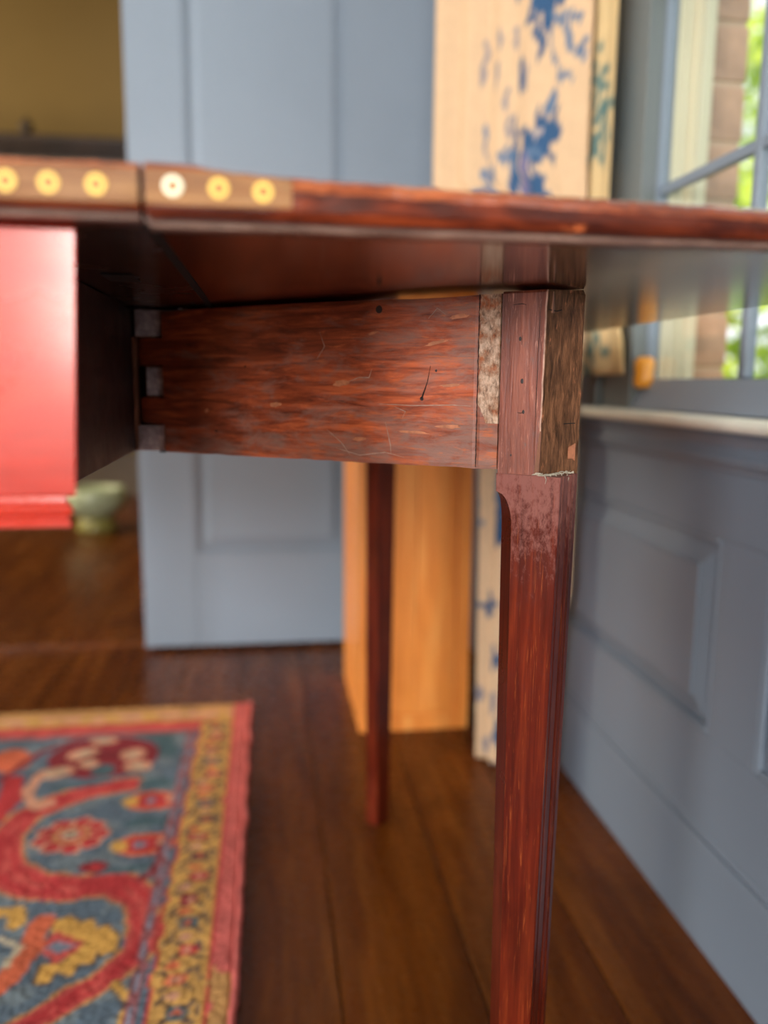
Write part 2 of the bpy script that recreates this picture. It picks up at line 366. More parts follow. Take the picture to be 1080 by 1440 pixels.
# left wall with an opening added for the fill lamp
def holed(axis, p0, p1, a0, a1, h0, h1, z0, z1):
    m = MB()
    def bx(u0, u1, zz0, zz1):
        if axis == 'x': m.box(p0, p1, u0, u1, zz0, zz1)
        else: m.box(u0, u1, p0, p1, zz0, zz1)
    bx(a0, h0, 0, ZC); bx(h1, a1, 0, ZC); bx(h0, h1, 0, z0); bx(h0, h1, z1, ZC)
    return m
struct(holed('x', XL - 0.1, XL, YF, YB + .135, -0.35, 0.75, 0.45, 1.75).build('wall_left', M['plaster']))
struct(holed('y', YF - 0.1, YF, -1.7, XR + .114, -0.83, -0.17, 0.65, 1.75).build('wall_front', M['plaster']))
struct(holed('y', YF - 0.1, YF, XL - .1, -1.7, -2.7, -1.75, 0.45, 1.5).build('wall_front_left', M['plaster']))
def simple_window(name, axis, p, a0, a1, z0, z1):
    m = MB()
    def bx(u0, u1, zz0, zz1, t=0.02):
        if axis == 'x': m.box(p - t, p + t, u0, u1, zz0, zz1)
        else: m.box(u0, u1, p - t, p + t, zz0, zz1)
    bx(a0, a0 + .04, z0, z1); bx(a1 - .04, a1, z0, z1); bx(a0 + .04, a1 - .04, z0, z0 + .04); bx(a0 + .04, a1 - .04, z1 - .04, z1)
    fr = struct(m.build(name, M['blue'], bevel=.003))
    for k in range(1, 4):
        u = a0 + (a1 - a0) * k / 4; m = MB(); bx(u - .008, u + .008, z0 + .04, z1 - .04, .012); m.build('muntin', M['blue'], fr)
    for k in range(1, 6):
        z = z0 + (z1 - z0) * k / 6; m = MB(); bx(a0 + .04, a1 - .04, z - .008, z + .008, .010); m.build('muntin', M['blue'], fr)
simple_window('added_window_2', 'x', XL - 0.05, -0.35, 0.75, 0.45, 1.75)  # unseen window, added to hold the left fill lamp
simple_window('window_3', 'y', YF - 0.05, -0.83, -0.17, 0.65, 1.75)
simple_window('added_window_5', 'y', YF - 0.05, -2.7, -1.75, 0.45, 1.5)  # unseen window, added to hold the rear-left fill lamp

# right wall: masonry with two window holes, the one behind the camera added for fill light
W0, W1 = 0.10, 1.045                       # near window of the photograph
ZS, ZH = 0.612, 2.12
m = MB()
for a, b in ((YF, -1.45), (-0.55, W0), (W1, YB)): m.box(XR, XR + .015, a, b, 0, ZC)
m.box(XR, XR + .015, W0, W1, 0, ZS).box(XR, XR + .015, W0, W1, ZH, ZC)
m.box(XR, XR + .015, -1.45, -0.55, 0, 0.70).box(XR, XR + .015, -1.45, -0.55, 2.15, ZC)
wr = struct(m.build('wall_right', M['blue']))
m = MB()
for a, b in ((YF, -1.45), (-0.55, W0 - .005), (W1 + .17, YB + .135)): m.box(XR + .015, XR + .114, a, b, -.5, ZC)
m.box(XR + .015, XR + .114, W0 - .005, W1 + .17, -.5, ZS - .02).box(XR + .015, XR + .114, W0 - .005, W1 + .17, ZH, ZC)
m.box(XR + .015, XR + .114, -1.45, -0.55, -.5, .7).box(XR + .015, XR + .114, -1.45, -0.55, 2.15, ZC)
m.box(XR + .0655, XR + .111, W1 + .0065, W1 + .17, ZS - .02, ZH)
m.build('masonry', M['mortar'], wr)
simple_window('added_window_4', 'x', XR + .05, -1.45, -0.55, 0.70, 2.15)  # unseen window, added to hold the side fill lamp
# bricks of the outer reveal beside the window
z = ZS - 0.015; k = 0
while z < ZH - .05:
    j = rnd.uniform(-.001, .001)
    MB().box(XR + .067, XR + .114 + j, W1 + .003 + j, W1 + .15, z, z + .065).build('brick', M['brick'], wr, origin=(XR + .09, W1 + .08, z + .03), bevel=.003)
    z += .072
# exterior cream jamb
m = MB().box(XR + .0155, XR + .0655, W1 - .002, W1 + .17, ZS - .02, ZH)
for k in range(3): m.box(XR + .026 + k * .011, XR + .032 + k * .011, W1 - .005, W1 - .002, ZS - .02, ZH)
m.build('outer_jamb', M['cream_ext'], wr, bevel=.001)
MB().box(XR + .034, XR + .13, W0 - .005, W1 + .17, ZS - .045, ZS - .021).build('outer_sill', M['cream_ext'], wr)

# wainscot: baseboard, rails, stiles, raised panels, moulding, ledge
struct(MB().box(.486, XR, YF, YB, 0, .128).box(.489, XR, YF, YB, .128, .139).build('baseboard_right', M['blue'], bevel=.0025))
MB().box(.490, XR, YF, YB - .001, .139, .25).build('bottom_rail', M['blue'], wr, bevel=.001)
MB().box(.490, XR, YF, YB - .001, .479, .552).build('top_rail', M['blue'], wr, bevel=.001)
stiles = [(1.46, 1.56), (.728, .817), (-.02, .07), (-.77, -.68), (-1.52, -1.43)]
for a, b in stiles: MB().box(.490, XR, a, b, .25, .479).build('stile', M['blue'], wr, bevel=.001)
def raised(name, parent, mat, y0, y1, z0, z1, xb, xf, brd=.037, origin=None, ax='x', s=1):
    # bevelled field; ax 'x' faces -X, 'y' faces -Y
    l0 = [(y0, z0), (y1, z0), (y1, z1), (y0, z1)]
    l1 = [(y0 + brd, z0 + brd), (y1 - brd, z0 + brd), (y1 - brd, z1 - brd), (y0 + brd, z1 - brd)]
    e = .0025
    seq = [(l0, xb), (l0, xb - .001 * s), (l1, xf + e * s), (l1, xf)]
    loops = [[((d, p[0], p[1]) if ax == 'x' else (p[0], d, p[1])) for p in l] for l, d in seq]
    return MB().loft(loops).build(name, mat, parent)
ys = [1.96] + [v for ab in stiles for v in (ab[1], ab[0])] + [YF + .02]
for i in range(0, len(ys) - 1, 2):
    y1, y0 = ys[i], ys[i + 1]
    if y1 - y0 > .1:
        for a, b, c, d in ((y0, y0 + .008, .25, .479), (y1 - .008, y1, .25, .479), (y0 + .008, y1 - .008, .25, .258), (y0 + .008, y1 - .008, .471, .479)):
            MB().box(.4895, .4995, a, b, c, d).build('panel_moulding', M['blue'], wr, bevel=.003)
        raised('raised_panel', wr, M['blue'], y0, y1, .25, .479, .4995, .4855)
# cap moulding under the ledge and the ledge itself
prof = [(XR, .552), (.487, .552), (.485, .558), (.480, .562), (.4785, .568), (.482, .573), (.484, .580), (.478, .590), (.470, .597), (XR, .597)]
struct(MB().loft([[(x, y, z) for x, z in prof] for y in (YF, YB - .001)]).build('trim_2', M['blue']))
prof = [(XR, .597), (.462, .597), (.457, .600), (.455, .6045), (.457, .609), (.462, .612), (XR, .612)]
struct(MB().loft([[(x, y, z) for x, z in prof] for y in (YF, YB - .001)]).build('trim_3', M['sill']))

GY_A, GY_B = .102, 1.044
# window_1: casing, frame, muntins, panes
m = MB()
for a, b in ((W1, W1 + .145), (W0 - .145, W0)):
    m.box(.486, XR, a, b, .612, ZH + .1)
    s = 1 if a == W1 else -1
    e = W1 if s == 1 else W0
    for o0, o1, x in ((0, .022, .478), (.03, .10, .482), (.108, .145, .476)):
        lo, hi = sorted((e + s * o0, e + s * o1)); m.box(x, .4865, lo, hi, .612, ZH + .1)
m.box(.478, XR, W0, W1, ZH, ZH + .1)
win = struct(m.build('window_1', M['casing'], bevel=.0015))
MB().loft([[(.4985, y, .6515), (.480, y, .6135), (.4985, y, .6125)] for y in (GY_A, GY_B)]).build('sloping_sill', M['door'], win, label='sloping sill under the panes, painted paler for the sky light on it')  # paler paint stands in for sky light caught by the slope
FX0, FX1 = .498, .514
GY0, GY1 = .112, 1.0425
m = MB().box(FX0, FX1, GY1, W1, .6125, ZH).box(FX0, FX1, W0, GY0, .6125, ZH).box(FX0, FX1, GY0, GY1, .6125, .652).box(FX0, FX1, GY0, GY1, ZH - .04, ZH).box(FX0, FX1, GY0, GY1, 1.366, 1.402)
m.build('sash_frame', M['blue'], win, bevel=.002)
vy = [.824, .642, .460, .278]; hz = [.889, 1.13, 1.63, 1.87]
for y in vy: MB().box(.500, .513, y - .0060, y + .0065, .652, ZH - .04).build('muntin', M['blue'], win, origin=(.506, y, 1.3), bevel=.002)
for z in hz: MB().box(.501, .512, GY0, GY1, z - .0065, z + .0065).build('muntin', M['blue'], win, origin=(.506, .6, z), bevel=.002)
ye = [GY1] + vy + [GY0]; ze = [.652] + hz[:2] + [1.384] + hz[2:] + [ZH - .04]
for i in range(len(ye) - 1):
    for j in range(len(ze) - 1):
        MB().box(.5060, .5068, ye[i + 1] + .001, ye[i] - .001, ze[j] + .001, ze[j + 1] - .001).build('pane', M['glass'], win, origin=(.52, (ye[i] + ye[i + 1]) / 2, (ze[j] + ze[j + 1]) / 2))
MB().lathe([(.009, 0), (.0125, .003), (.013, .012), (.0115, .019), (.013, .026), (.0125, .036), (.008, .040)], (.4905, 1.0315, .640), 18).build('sash_catch', M['orange'], win, smooth=True, label='rounded orange catch in the corner of the window frame')

# ------------------------------------------------------------------ door leaf folded back against the wall
DX0, DX1, DY, DZ0, DZ1 = -.296, .43, 1.94, .012, 2.02
door = struct(MB().box(DX0, DX1, DY + .012, DY + .034, DZ0, DZ1).build('door_1', M['door']))
def dbox(name, x0, x1, z0, z1): MB().box(x0, x1, DY, DY + .046, z0, z1).build(name, M['door'], door, bevel=.0015)
dbox('stile', DX0, -.172, DZ0, DZ1); dbox('stile', .187, DX1, DZ0, DZ1)
for z0, z1 in ((DZ0, .238), (.80, .98), (1.90, DZ1)): dbox('rail', -.172, .187, z0, z1)
for z0, z1 in ((.238, .80), (.98, 1.90)):
    raised('raised_panel', door, M['door'], -.172, .187, z0, z1, DY + .0125, DY + .003, .035, ax='y')
    for a, b in ((z0, z0 + .008), (z1 - .008, z1)): MB().box(-.172, .187, DY + .002, DY + .012, a, b).build('panel_moulding', M['door'], door, bevel=.002)
    for a, b in ((-.172, -.164), (.179, .187)): MB().box(a, b, DY + .002, DY + .012, z0 + .008, z1 - .008).build('panel_moulding', M['door'], door, bevel=.002)
for z in (.25, 1.1, 1.8): MB().box(DX0 - .004, DX0, DY + .01, DY + .044, z, z + .08).build('hinge', M['dark'], door)

# ------------------------------------------------------------------ table
T0 = (-.09, .79, 0)
tb = thing('drop_leaf_table', 'old mahogany table with raised leaf propped on a swung-out gate leg', 'table', T0)
U = .70
def interp(x, pts):
    for (a, p), (b, q) in zip(pts, pts[1:]):
        if x <= b: return p + (q - p) * max(0, (x - a)) / (b - a)
    return pts[-1][1]
def edge_profile(x, zt, y0, side=1):
    # near edge profile (y,z), from underside to top; side -1 gives the far edge mirrored about the table middle
    zb = U - (.0022 if x > -.042 else 0.0)
    P = [(.030, U), (.012, U), (.009, zb + .0002), (.0022, zb), (.0008, zb + .0007), (.0006, zb + .0017), (.0012, zb + .0024), (.0024, zb + .0028), (.0024, zb + .0034),
         (.0010, zb + .0044), (0, zb + .0075), (0, zt - .0055), (.0006, zt - .0030), (.0018, zt - .0012), (.0045, zt), (.030, zt)]
    return [(y0 + side * y, z) for y, z in P]
def slab(name, x0, x1, nst, ztf, mats, wob=.0005):
    m = MB(); loops = []
    for i in range(nst + 1):
        x = x0 + (x1 - x0) * i / nst
        zt = ztf(x) + wob * noise.noise(Vector((x * 60, 3, 1))) + wob * .9 * noise.noise(Vector((x * 230, 3, 1)))
        yn = .3095 + wob * 1.2 * noise.noise(Vector((x * 45, 0, 7)))
        near = edge_profile(x, zt, yn); far = edge_profile(x, .7185, 1.27, -1)[::-1]
        loops.append([(x, y, z) for y, z in near + far])
    n = len(loops[0]); m.loft(loops)
    # material 1 on the underside faces
    for fi, f in enumerate(m.f):
        if len(f) == 4 and all(abs(m.v[k][2] - U) < 1e-6 for k in f): m.mi[fi] = 1
        elif len(f) == 4 and fi % n in (3, 4, 5): m.mi[fi] = 2
        elif len(f) == 4 and fi % n in (6, 7): m.mi[fi] = 4
        elif len(f) == 4 and fi % n in (11, 12, 13): m.mi[fi] = 3
    return m.build(name, mats, tb, origin=((x0 + x1) / 2, .79, .7), smooth=False)
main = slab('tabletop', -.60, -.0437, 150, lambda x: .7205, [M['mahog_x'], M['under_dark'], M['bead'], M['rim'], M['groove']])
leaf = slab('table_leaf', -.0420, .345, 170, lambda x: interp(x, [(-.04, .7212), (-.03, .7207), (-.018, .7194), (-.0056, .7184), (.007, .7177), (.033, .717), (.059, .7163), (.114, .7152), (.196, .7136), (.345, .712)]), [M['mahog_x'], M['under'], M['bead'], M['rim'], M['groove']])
hl = MB().box(-.0440, -.0398, .3165, 1.2605, .6994, .7125).build('joint_shadow', M['black'], tb)
left_leaf = MB().box(-.622, -.602, .31, 1.27, .42, .715).build('hanging_leaf', M['mahog_x'], tb, origin=(-.61, .79, .6), bevel=.003)
# black plate standing in for the shade inside a slot in the underside
MB().box(-.0865, -.0705, .461, .492, .6992, .6999).build('mortise_shade', M['black'], tb)
# inlay: strips and ring-and-dot
def strip(x0, x1, z0, z1, par, zfun=None, n=24):
    m = MB(); loops = []
    for i in range(n + 1):
        x = x0 + (x1 - x0) * i / n
        a, b = z0(x), z1(x)
        yf = .3087 + .0002 * noise.noise(Vector((x * 60, 3, 1)))
        loops.append([(x, .3115, a), (x, yf + .0003, a), (x, yf, a + .0004), (x, yf, b - .0004), (x, yf + .0003, b), (x, .3115, b)])
    m.loft(loops); return m.build('inlay_strip', M['inlay'], par, origin=((x0 + x1) / 2, .31, .71))
strip(-.60, -.0439, lambda x: .7056, lambda x: .7176, main, n=60)
strip(-.0416, .0096, lambda x: .7058, lambda x: interp(x, [(-.04, .7178), (-.02, .7176), (.0, .7162), (.01, .7158)]), leaf)
def ring(x, z, par, mat, lab=None):
    m = MB(); n = 28; y = .3084
    prof = [(.0017, .0004), (.0019, 0), (.0034, 0), (.0037, .0004)]
    m.loft([[(x + r * math.cos(2 * math.pi * k / n), y + d, z + r * math.sin(2 * math.pi * k / n)) for k in range(n)] for r, d in prof], cap=False)
    m.build('inlay_ring', mat, par, origin=(x, .3085, z), label=lab)
    m = MB()
    m.loft([[(x + r * math.cos(2 * math.pi * k / 14), y + d, z + r * math.sin(2 * math.pi * k / 14)) for k in range(14)] for r, d in ((.0012, .0004), (.0011, .0001), (.0003, 0))])
    m.build('inlay_dot', M['dot'], par, origin=(x, .3085, z))
for x in (-.0877, -.0737, -.0579): ring(x, .7116, main, M['ring'])
xx = -.1020
while xx > -.59: ring(xx, .7116, main, M['ring']); xx -= .0148
ring(-.0320, .7121, leaf, M['ring_pale'], 'palest ring of the inlay'); ring(-.0161, .7119, leaf, M['ring']); ring(-.0006, .7113, leaf, M['ring'])

# near apron with cock bead, undercut at its right end
m = MB()
xr = -.0705
P = [(.0, .0), (.0, .0)]
def apr(xe_f, y0, y1, z0, z1):
    xt = xe_f + .0045
    m.poly([(-.50, y0, z0), (xe_f, y0, z0), (xe_f - .014, y1, z0), (-.50, y1, z0), (-.50, y0, z1), (xt, y0, z1), (xt - .014, y1, z1), (-.50, y1, z1)],
           [(0, 3, 2, 1), (4, 5, 6, 7), (0, 1, 5, 4), (1, 2, 6, 5), (2, 3, 7, 6), (3, 0, 4, 7)])
apr(-.0728, .3230, .341, .6005, .6995)
apron = m.build('apron', M['red'], tb, origin=(-.28, .33, .65), bevel=.0008, label='bright red polished end board')
m = MB()
loops = []
for x0, xo in ((-.50, 0), (-.0735, 1)):
    pr = [(.338, .6004), (.3236, .6004), (.3232, .5985), (.3205, .5975), (.3192, .5955), (.3205, .5935), (.3225, .5928), (.3225, .5918), (.3208, .5912), (.3208, .5892), (.3225, .5886), (.338, .5886)]
    loops.append([(x0 - xo * (y - .319) * .75, y, z) for y, z in pr])
m.loft(loops); m.build('bead_moulding', M['red'], tb, origin=(-.28, .33, .595))
# frame boards
MB().box(-.124, -.104, .3415, 1.24, .589, .6995).build('side_rail', M['dark'], tb, origin=(-.11, .79, .64), bevel=.001)
MB().box(-.50, -.104, 1.2405, 1.26, .589, .6995).build('far_apron', M['red'], tb, origin=(-.3, 1.25, .64))
MB().box(-.52, -.5005, .36, 1.24, .589, .6995).build('side_rail', M['red'], tb, origin=(-.51, .79, .64))
for y in (.322, 1.24):
    MB().loft([[(-.545 + d, y + d, z), (-.5005 - d, y + d, z), (-.5005 - d, y + .04 - d, z), (-.545 + d, y + .04 - d, z)] for z, d in ((.0085, .008), (.55, .001), (.6995, 0))]).build('leg', M['mahog'], tb, origin=(-.52, y + .02, .3), bevel=.001)
# fixed hinge board with knuckles on both ends
MB().box(-.1035, -.070, .712, .878, .588, .6995).build('hinge_board', M['dark'], tb, origin=(-.087, .79, .64))
FZ = [(.6775, .6992), (.6314, .6552), (.5882, .6096)]
for q, (z0, z1) in enumerate(FZ):
    x0 = -.102 if q != 1 else -.0945
    MB().box(x0, -.0695, .672 if q != 1 else .6728, .712, z0 + .0006, z1 - .0006).build('knuckle', M['endgrain'], tb, origin=(-.087, .69, (z0 + z1) / 2), bevel=.0009, label='grey weathered end-grain knuckle' )
    MB().box(-.1035, -.070, .878, .9175, z0 + .0006, z1 - .0006).build('knuckle', M['endgrain'], tb, origin=(-.087, .9, (z0 + z1) / 2), bevel=.0009)
MB().loft([[(-.1085, .676, z), (-.1035 + .0022 * noise.noise(Vector((0, 0, z * 90))), .668, z), (-.1015, .676, z), (-.1035, .70, z)] for z in [.589 + .0885 * k / 12 for k in range(13)]]).build('split_sliver', M['sliver'], tb, origin=(-.104, .67, .64), label='thin pale split edge beside the knuckles')

# swing rail + leg (local frame: x along the rail, y backwards, origin at the pin)
TH = .033
SW0 = -.0165
def swing(pin, ang, mirror):
    rot = (0, 0, ang); sc = (1, -1 if mirror else 1, 1); org = pin
    def bld(m, name, mats, par, **k):
        if par is tb:
            o = m.build(name, mats, tb, origin=(0, 0, 0), raw=True, **k)
            o.location = Vector(pin) - Vector(T0); o.rotation_euler = rot; o.scale = sc; o['_o'] = (0, 0, 0); return o
        return m.build(name, mats, par, origin=(0, 0, 0), **k)
    # rail body with a finely divided, slightly uneven face
    m = MB(); nu, nz = 120, 40; s0, s1 = .0200, .3047
    def zt(s): return .6970 + .0006 * s / .3 + .0004 * noise.noise(Vector((s * 50, 0, 0))) - .0012 * math.exp(-((s - .26) / .05) ** 2)
    def zb(s): return interp(s, [(.02, .5885), (.184, .5908), (.305, .5928)]) + .0005 * noise.noise(Vector((s * 60, 5, 0)))
    ys_ = []
    pts = []
    for i in range(nu + 1):
        s = s0 + (s1 - s0) * i / nu
        for j in range(nz + 1):
            t = j / nz; z = zb(s) + (zt(s) - zb(s)) * t
            y = SW0 + .00045 * noise.noise(Vector((s * 35, z * 90, 2))) + .00025 * noise.noise(Vector((s * 140, z * 300, 4)))
            if j in (0, nz): y += .0007
            if abs(s - .2908) < .0012: y += .0007
            pts.append((s, y, z))
    base = len(pts)
    for i in range(nu + 1):
        s = s0 + (s1 - s0) * i / nu
        pts.append((s, TH / 2, zb(s))); pts.append((s, TH / 2, interp(s, [(.02, .6997), (.185, .6997), (.215, zt(.215)), (.29, zt(.29)), (.31, .6995)])))
    fs = []; g = lambda i, j: i * (nz + 1) + j
    for i in range(nu):
        for j in range(nz): fs.append((g(i, j), g(i + 1, j), g(i + 1, j + 1), g(i, j + 1)))
        b = base + 2 * i
        fs += [(g(i, 0), b, b + 2, g(i + 1, 0)), (g(i, nz), g(i + 1, nz), b + 3, b + 1), (b, b + 1, b + 3, b + 2)]
    fs.append(tuple([g(0, j) for j in range(nz + 1)] + [base + 1, base]))
    fs.append(tuple([g(nu, j) for j in range(nz, -1, -1)] + [base + 2 * nu, base + 2 * nu + 1]))
    m.poly(pts, fs)
    rail = bld(m, 'swing_rail', M['rail'], tb)
    # fingers
    for z0, z1 in ((.6560, .6768), (.6103, .6306)):
        a = [(.0205, SW0), (.0205, TH / 2)] + [(TH / 2 * math.cos(t), TH / 2 * math.sin(t)) for t in [math.pi / 2 + math.pi * k / 10 for k in range(11)]]
        bld(MB().loft([[(x, y, z) for x, y in a] for z in (z0, z1)]), 'finger', M['rail'], rail)
    bld(MB().lathe([(.0028, .586), (.0028, .699)], (0, 0, 0), 12), 'pin', M['black'], rail)
    # glue patch: ragged thin skin next to the post
    m = MB(); n = 46
    A, B, A2, B2 = [], [], [], []
    for i in range(n + 1):
        z = .6205 + (.6968 - .6205) * i / n
        wl = .2915 + .0012 * noise.noise(Vector((z * 260, 1, 1))) + .0011 * noise.noise(Vector((z * 90, 8, 1))) + (.006 * max(0, (.632 - z) / .012))
        wr = .3050
        B.append((wl, SW0 - .00055, z)); A.append((wr, SW0 - .0009, z)); A2.append((wr, SW0 + .001, z)); B2.append((wl, SW0 + .001, z))
    m.loft([[B[i], A[i], A2[i], B2[i]] for i in range(n + 1)])
    bld(m, 'glue_patch', M['glue'], rail, label='ragged pale strip of old glue beside the leg')
    for s, z, r in ((.2193, .6909, .0024), (.252, .6345, .0013), (.105, .655, .0007), (.262, .652, .0008), (.075, .607, .0007)):
        mm = MB(); y = SW0 - .0002
        mm.loft([[(s + rr * math.cos(2 * math.pi * k / 12), y + d, z + rr * math.sin(2 * math.pi * k / 12)) for k in range(12)] for rr, d in ((r * 1.2, .0008), (r, -.0001), (r * .3, -.00015))])
        bld(mm, 'nail_hole', M['dark'], rail)
    # gouges, pale scratches and the scribed line of the rail face
    rg = random.Random(5)
    def lens(s, z, L, H, ang, mat, name):
        mm = MB(); y = SW0 - .00062; P_ = []
        for k in range(14):
            t = 2 * math.pi * k / 14; q = 1 + rg.uniform(-.25, .25)
            a, b = L * .5 * math.cos(t) * q, H * .5 * math.sin(t) * q
            P_.append((s + a * math.cos(ang) - b * math.sin(ang), z + a * math.sin(ang) + b * math.cos(ang)))
        mm.loft([[(a, y + .0009, b) for a, b in P_], [(a, y, b) for a, b in P_]])
        bld(mm, name, mat, rail)
    for s_, z, L, H, an in ((.190, .6435, .013, .0036, .06), (.133, .628, .010, .0036, .12), (.066, .622, .004, .0022, .6), (.205, .607, .011, .0026, .1), (.262, .669, .016, .0022, .2), (.272, .643, .014, .0016, .05), (.246, .613, .022, .0018, 0), (.272, .6175, .018, .0024, .02), (.277, .6845, .013, .0024, .1), (.215, .676, .008, .0016, .2)):
        lens(s_, z, L, H, an, M['bare'], 'gouge')
    for pts in (((.195, .6445), (.204, .6475), (.212, .6475), (.214, .653)), ((.256, .684), (.262, .690), (.268, .686)), ((.225, .619), (.229, .604), (.2295, .598)), ((.172, .678), (.176, .668), (.170, .660)), ((.22, .6305), (.245, .6300), (.275, .6310), (.287, .6306)), ((.185, .600), (.205, .596), (.225, .599), (.24, .5965)), ((.178, .612), (.190, .604), (.197, .596)), ((.232, .629), (.24, .626), (.238, .622))):
        mm = MB(); pp = [(a + rg.uniform(-.0003, .0003), SW0 - .0003, b) for a, b in pts]
        mm.tube(pp, [.00012] + [.00034] * (len(pp) - 2) + [.00012], 5); bld(mm, 'scratch', M['string2'], rail)
    mm = MB(); mm.tube([(.252, SW0 - .0004, .6345), (.256, SW0 - .0004, .645), (.258, SW0 - .0004, .655)], [.0006, .0002, .0001], 5); bld(mm, 'scratch', M['gap'], rail, label='dark scratch')
    mm = MB(); mm.tube([(.2907 + .0003 * noise.noise(Vector((0, 0, z * 300))), SW0 - .0003, z) for z in [.5935 + .1035 * k / 40 for k in range(41)]], .00028, 5); bld(mm, 'scribe_line', M['gap'], rail)
    # leg: shaft with chamfer and reeded outer face
    m = MB(); loops = []
    zs = [0, .1, .2, .3, .4, .5, .54, .5587] + [.5587 + .021 * k / 12 for k in range(1, 13)] + [.585, .5905]
    zj = .5905
    for z in zs:
        t = min(1, max(0, (.5797 - z) / .021)); f = math.sqrt(max(0, 1 - (1 - t) ** 2))
        cx, cw = .0105 * f + 1e-4, .0095 * f + 1e-4
        l = .3048 + .006 * (1 - z / .59); r = .3455 - .0075 * (1 - z / .59)
        y0 = SW0 + .0 ; D = .030
        q = [(l + cx, 0), (r - .0006, 0), (r, .0006), (r, .0040), (r - .0016, .0048), (r - .0016, .0058), (r - .0002, .0066), (r - .0002, .0145),
             (r - .0018, .0153), (r - .0018, .0166), (r - .0003, .0176), (r + .0003, .0200), (r - .0003, .0224), (r - .0016, .0234), (r - .0016, .0244), (r, .0252), (r, D), (l, D), (l, cw)]
        loops.append([(a, y0 + b, z) for a, b in q])
    m.loft(loops)
    for fi, f in enumerate(m.f):
        if fi % 19 == 18 and len(f) == 4: m.mi[fi] = 1
    lg = bld(m, 'gate_leg', [M['shaft'], M['chamfer']], tb)
    # upper post: flush front, rebated outer side
    m = MB(); pl = []
    zl = [.5906 + (.6992 - .5906) * k / 40 for k in range(41)]
    for z in zl:
        e = .00035 * noise.noise(Vector((z * 120, 0, 9)))
        top = .0012 if z > .697 else 0
        bz = min(z, .6992)
        arr = .3323 + e + interp(z, [(.59, -.0004), (.70, .0008)])
        pl.append([(.3056, SW0 + top, z - top), (arr - .0007, SW0 + top, z - top), (arr, SW0 + .0008 + top, z - top), (.3385 + e * 2, SW0 + .0150, z - top * .5), (.3455 + e * 2 - top, SW0 + .029, z + (.0005 if top else 0)), (.3450 - top, SW0 + .0305, z + (.0005 if top else 0)), (.3056, SW0 + .0305, z + (.0005 if top else 0))])
    m.loft(pl)
    # side faces rougher
    for fi, f in enumerate(m.f):
        c = sum((Vector(m.v[k]) for k in f), Vector()) / len(f)
        if c.x > .332 and len(f) == 4: m.mi[fi] = 1
        if fi % 7 == 1 and len(f) == 4: m.mi[fi] = 2
    bld(m, 'post', [M['post'], M['post_side'], M['edge']], lg)
    m = MB().poly([(.3290, SW0 - .0003, .5912), (.3322, SW0 - .0003, .5912), (.3326, SW0 - .0002, .617), (.3318, SW0 - .0003, .617), (.329, SW0 + .001, .5912), (.3322, SW0 + .001, .5912), (.3326, SW0 + .001, .617), (.3318, SW0 + .001, .617)],
                  [(0, 1, 2, 3), (4, 7, 6, 5), (0, 4, 5, 1), (1, 5, 6, 2), (2, 6, 7, 3), (3, 7, 4, 0)])
    bld(m, 'bare_arris', M['sliver'], lg)
    # chipped steps on the post
    bld(MB().box(.3330, .3352, SW0 + .0045, SW0 + .0085, .6850, .6970), 'chip', M['sliver'], lg)
    bld(MB().loft([[(.3421, SW0 + .0205, z0), (.3440, SW0 + .0245, z0), (.3447, SW0 + .0265, z1), (.3420, SW0 + .026, z1)] for z0, z1 in ((.6000, .5985), (.6040, .6020), (.6065, .6090))]), 'chip', M['bare'], lg)
    for s, z, r in ((.3175, .6705, .0009), (.3195, .6460, .0010), (.3210, .6280, .0008), (.3140, .602, .0005)):
        mm = MB(); y = SW0 - .0002
        mm.loft([[(s + rr * math.cos(2 * math.pi * k / 12), y + d, z + 1.6 * rr * math.sin(2 * math.pi * k / 12)) for k in range(12)] for rr, d in ((r * 1.1, .0008), (r * .9, -.0001), (r * .3, -.00015))])
        bld(mm, 'nail_hole', M['dark'], lg)
    for pts in (((.3290, .597), (.3287, .640), (.3292, .690)), ((.3170, .6275), (.3195, .6272), (.3210, .6280)), ((.3120, .690), (.3180, .6905), (.3205, .6898)), ((.3185, .667), (.3188, .674))):
        mm = MB(); mm.tube([(a, SW0 - .0001, b) for a, b in pts], [.0001] + [.00022] * (len(pts) - 2) + [.0001], 5); bld(mm, 'crack', M['gap'], lg)
    mm = MB(); mm.tube([(.3400, SW0 + .0172, .6210), (.3440, SW0 + .0255, .6212)], .00028, 5); bld(mm, 'crack', M['gap'], lg)
    mm = MB(); mm.tube([(.3335, SW0 + .0020, .6868), (.3360, SW0 + .0088, .6862), (.3375, SW0 + .0125, .6872)], .0003, 5); bld(mm, 'crack', M['gap'], lg)
    # frayed fibres on the ledge
    m = MB(); rr = random.Random(11)
    for k in range(26):
        a = rr.uniform(0, .8); n = 6; L = rr.uniform(.006, .016); pts = []
        for i in range(n + 1):
            t = a + L * 22 * i / n / 1.0
            t = min(1.0, t)
            s = .3275 + t * .0165; y = SW0 + max(0, (t - .3)) / .7 * .027 - .0012
            pts.append((s + rr.uniform(-.0005, .0012), y + rr.uniform(-.0008, .0006), .5912 + rr.uniform(-.0008, .0010) + .0006 * math.sin(t * 9)))
        m.tube(pts, [.00010] + [rr.uniform(.00016, .00032)] * (n - 1) + [.00008], 5)
    for k in range(5):
        x = .336 + k * .002; m.tube([(x, SW0 - .0005 + k * .004, .5910), (x + .0016, SW0 - .0018 + k * .004, .5890), (x + .0010, SW0 - .0018 + k * .004, .5865)], [.0003, .00022, .0001], 5)
    fb = bld(m, 'frayed_fibre', M['string'], lg); fb['kind'] = 'stuff'
    return lg
swing((-.0855, .690, 0), -math.radians(40), False)
swing((-.0855, .900, 0), math.radians(43), True)

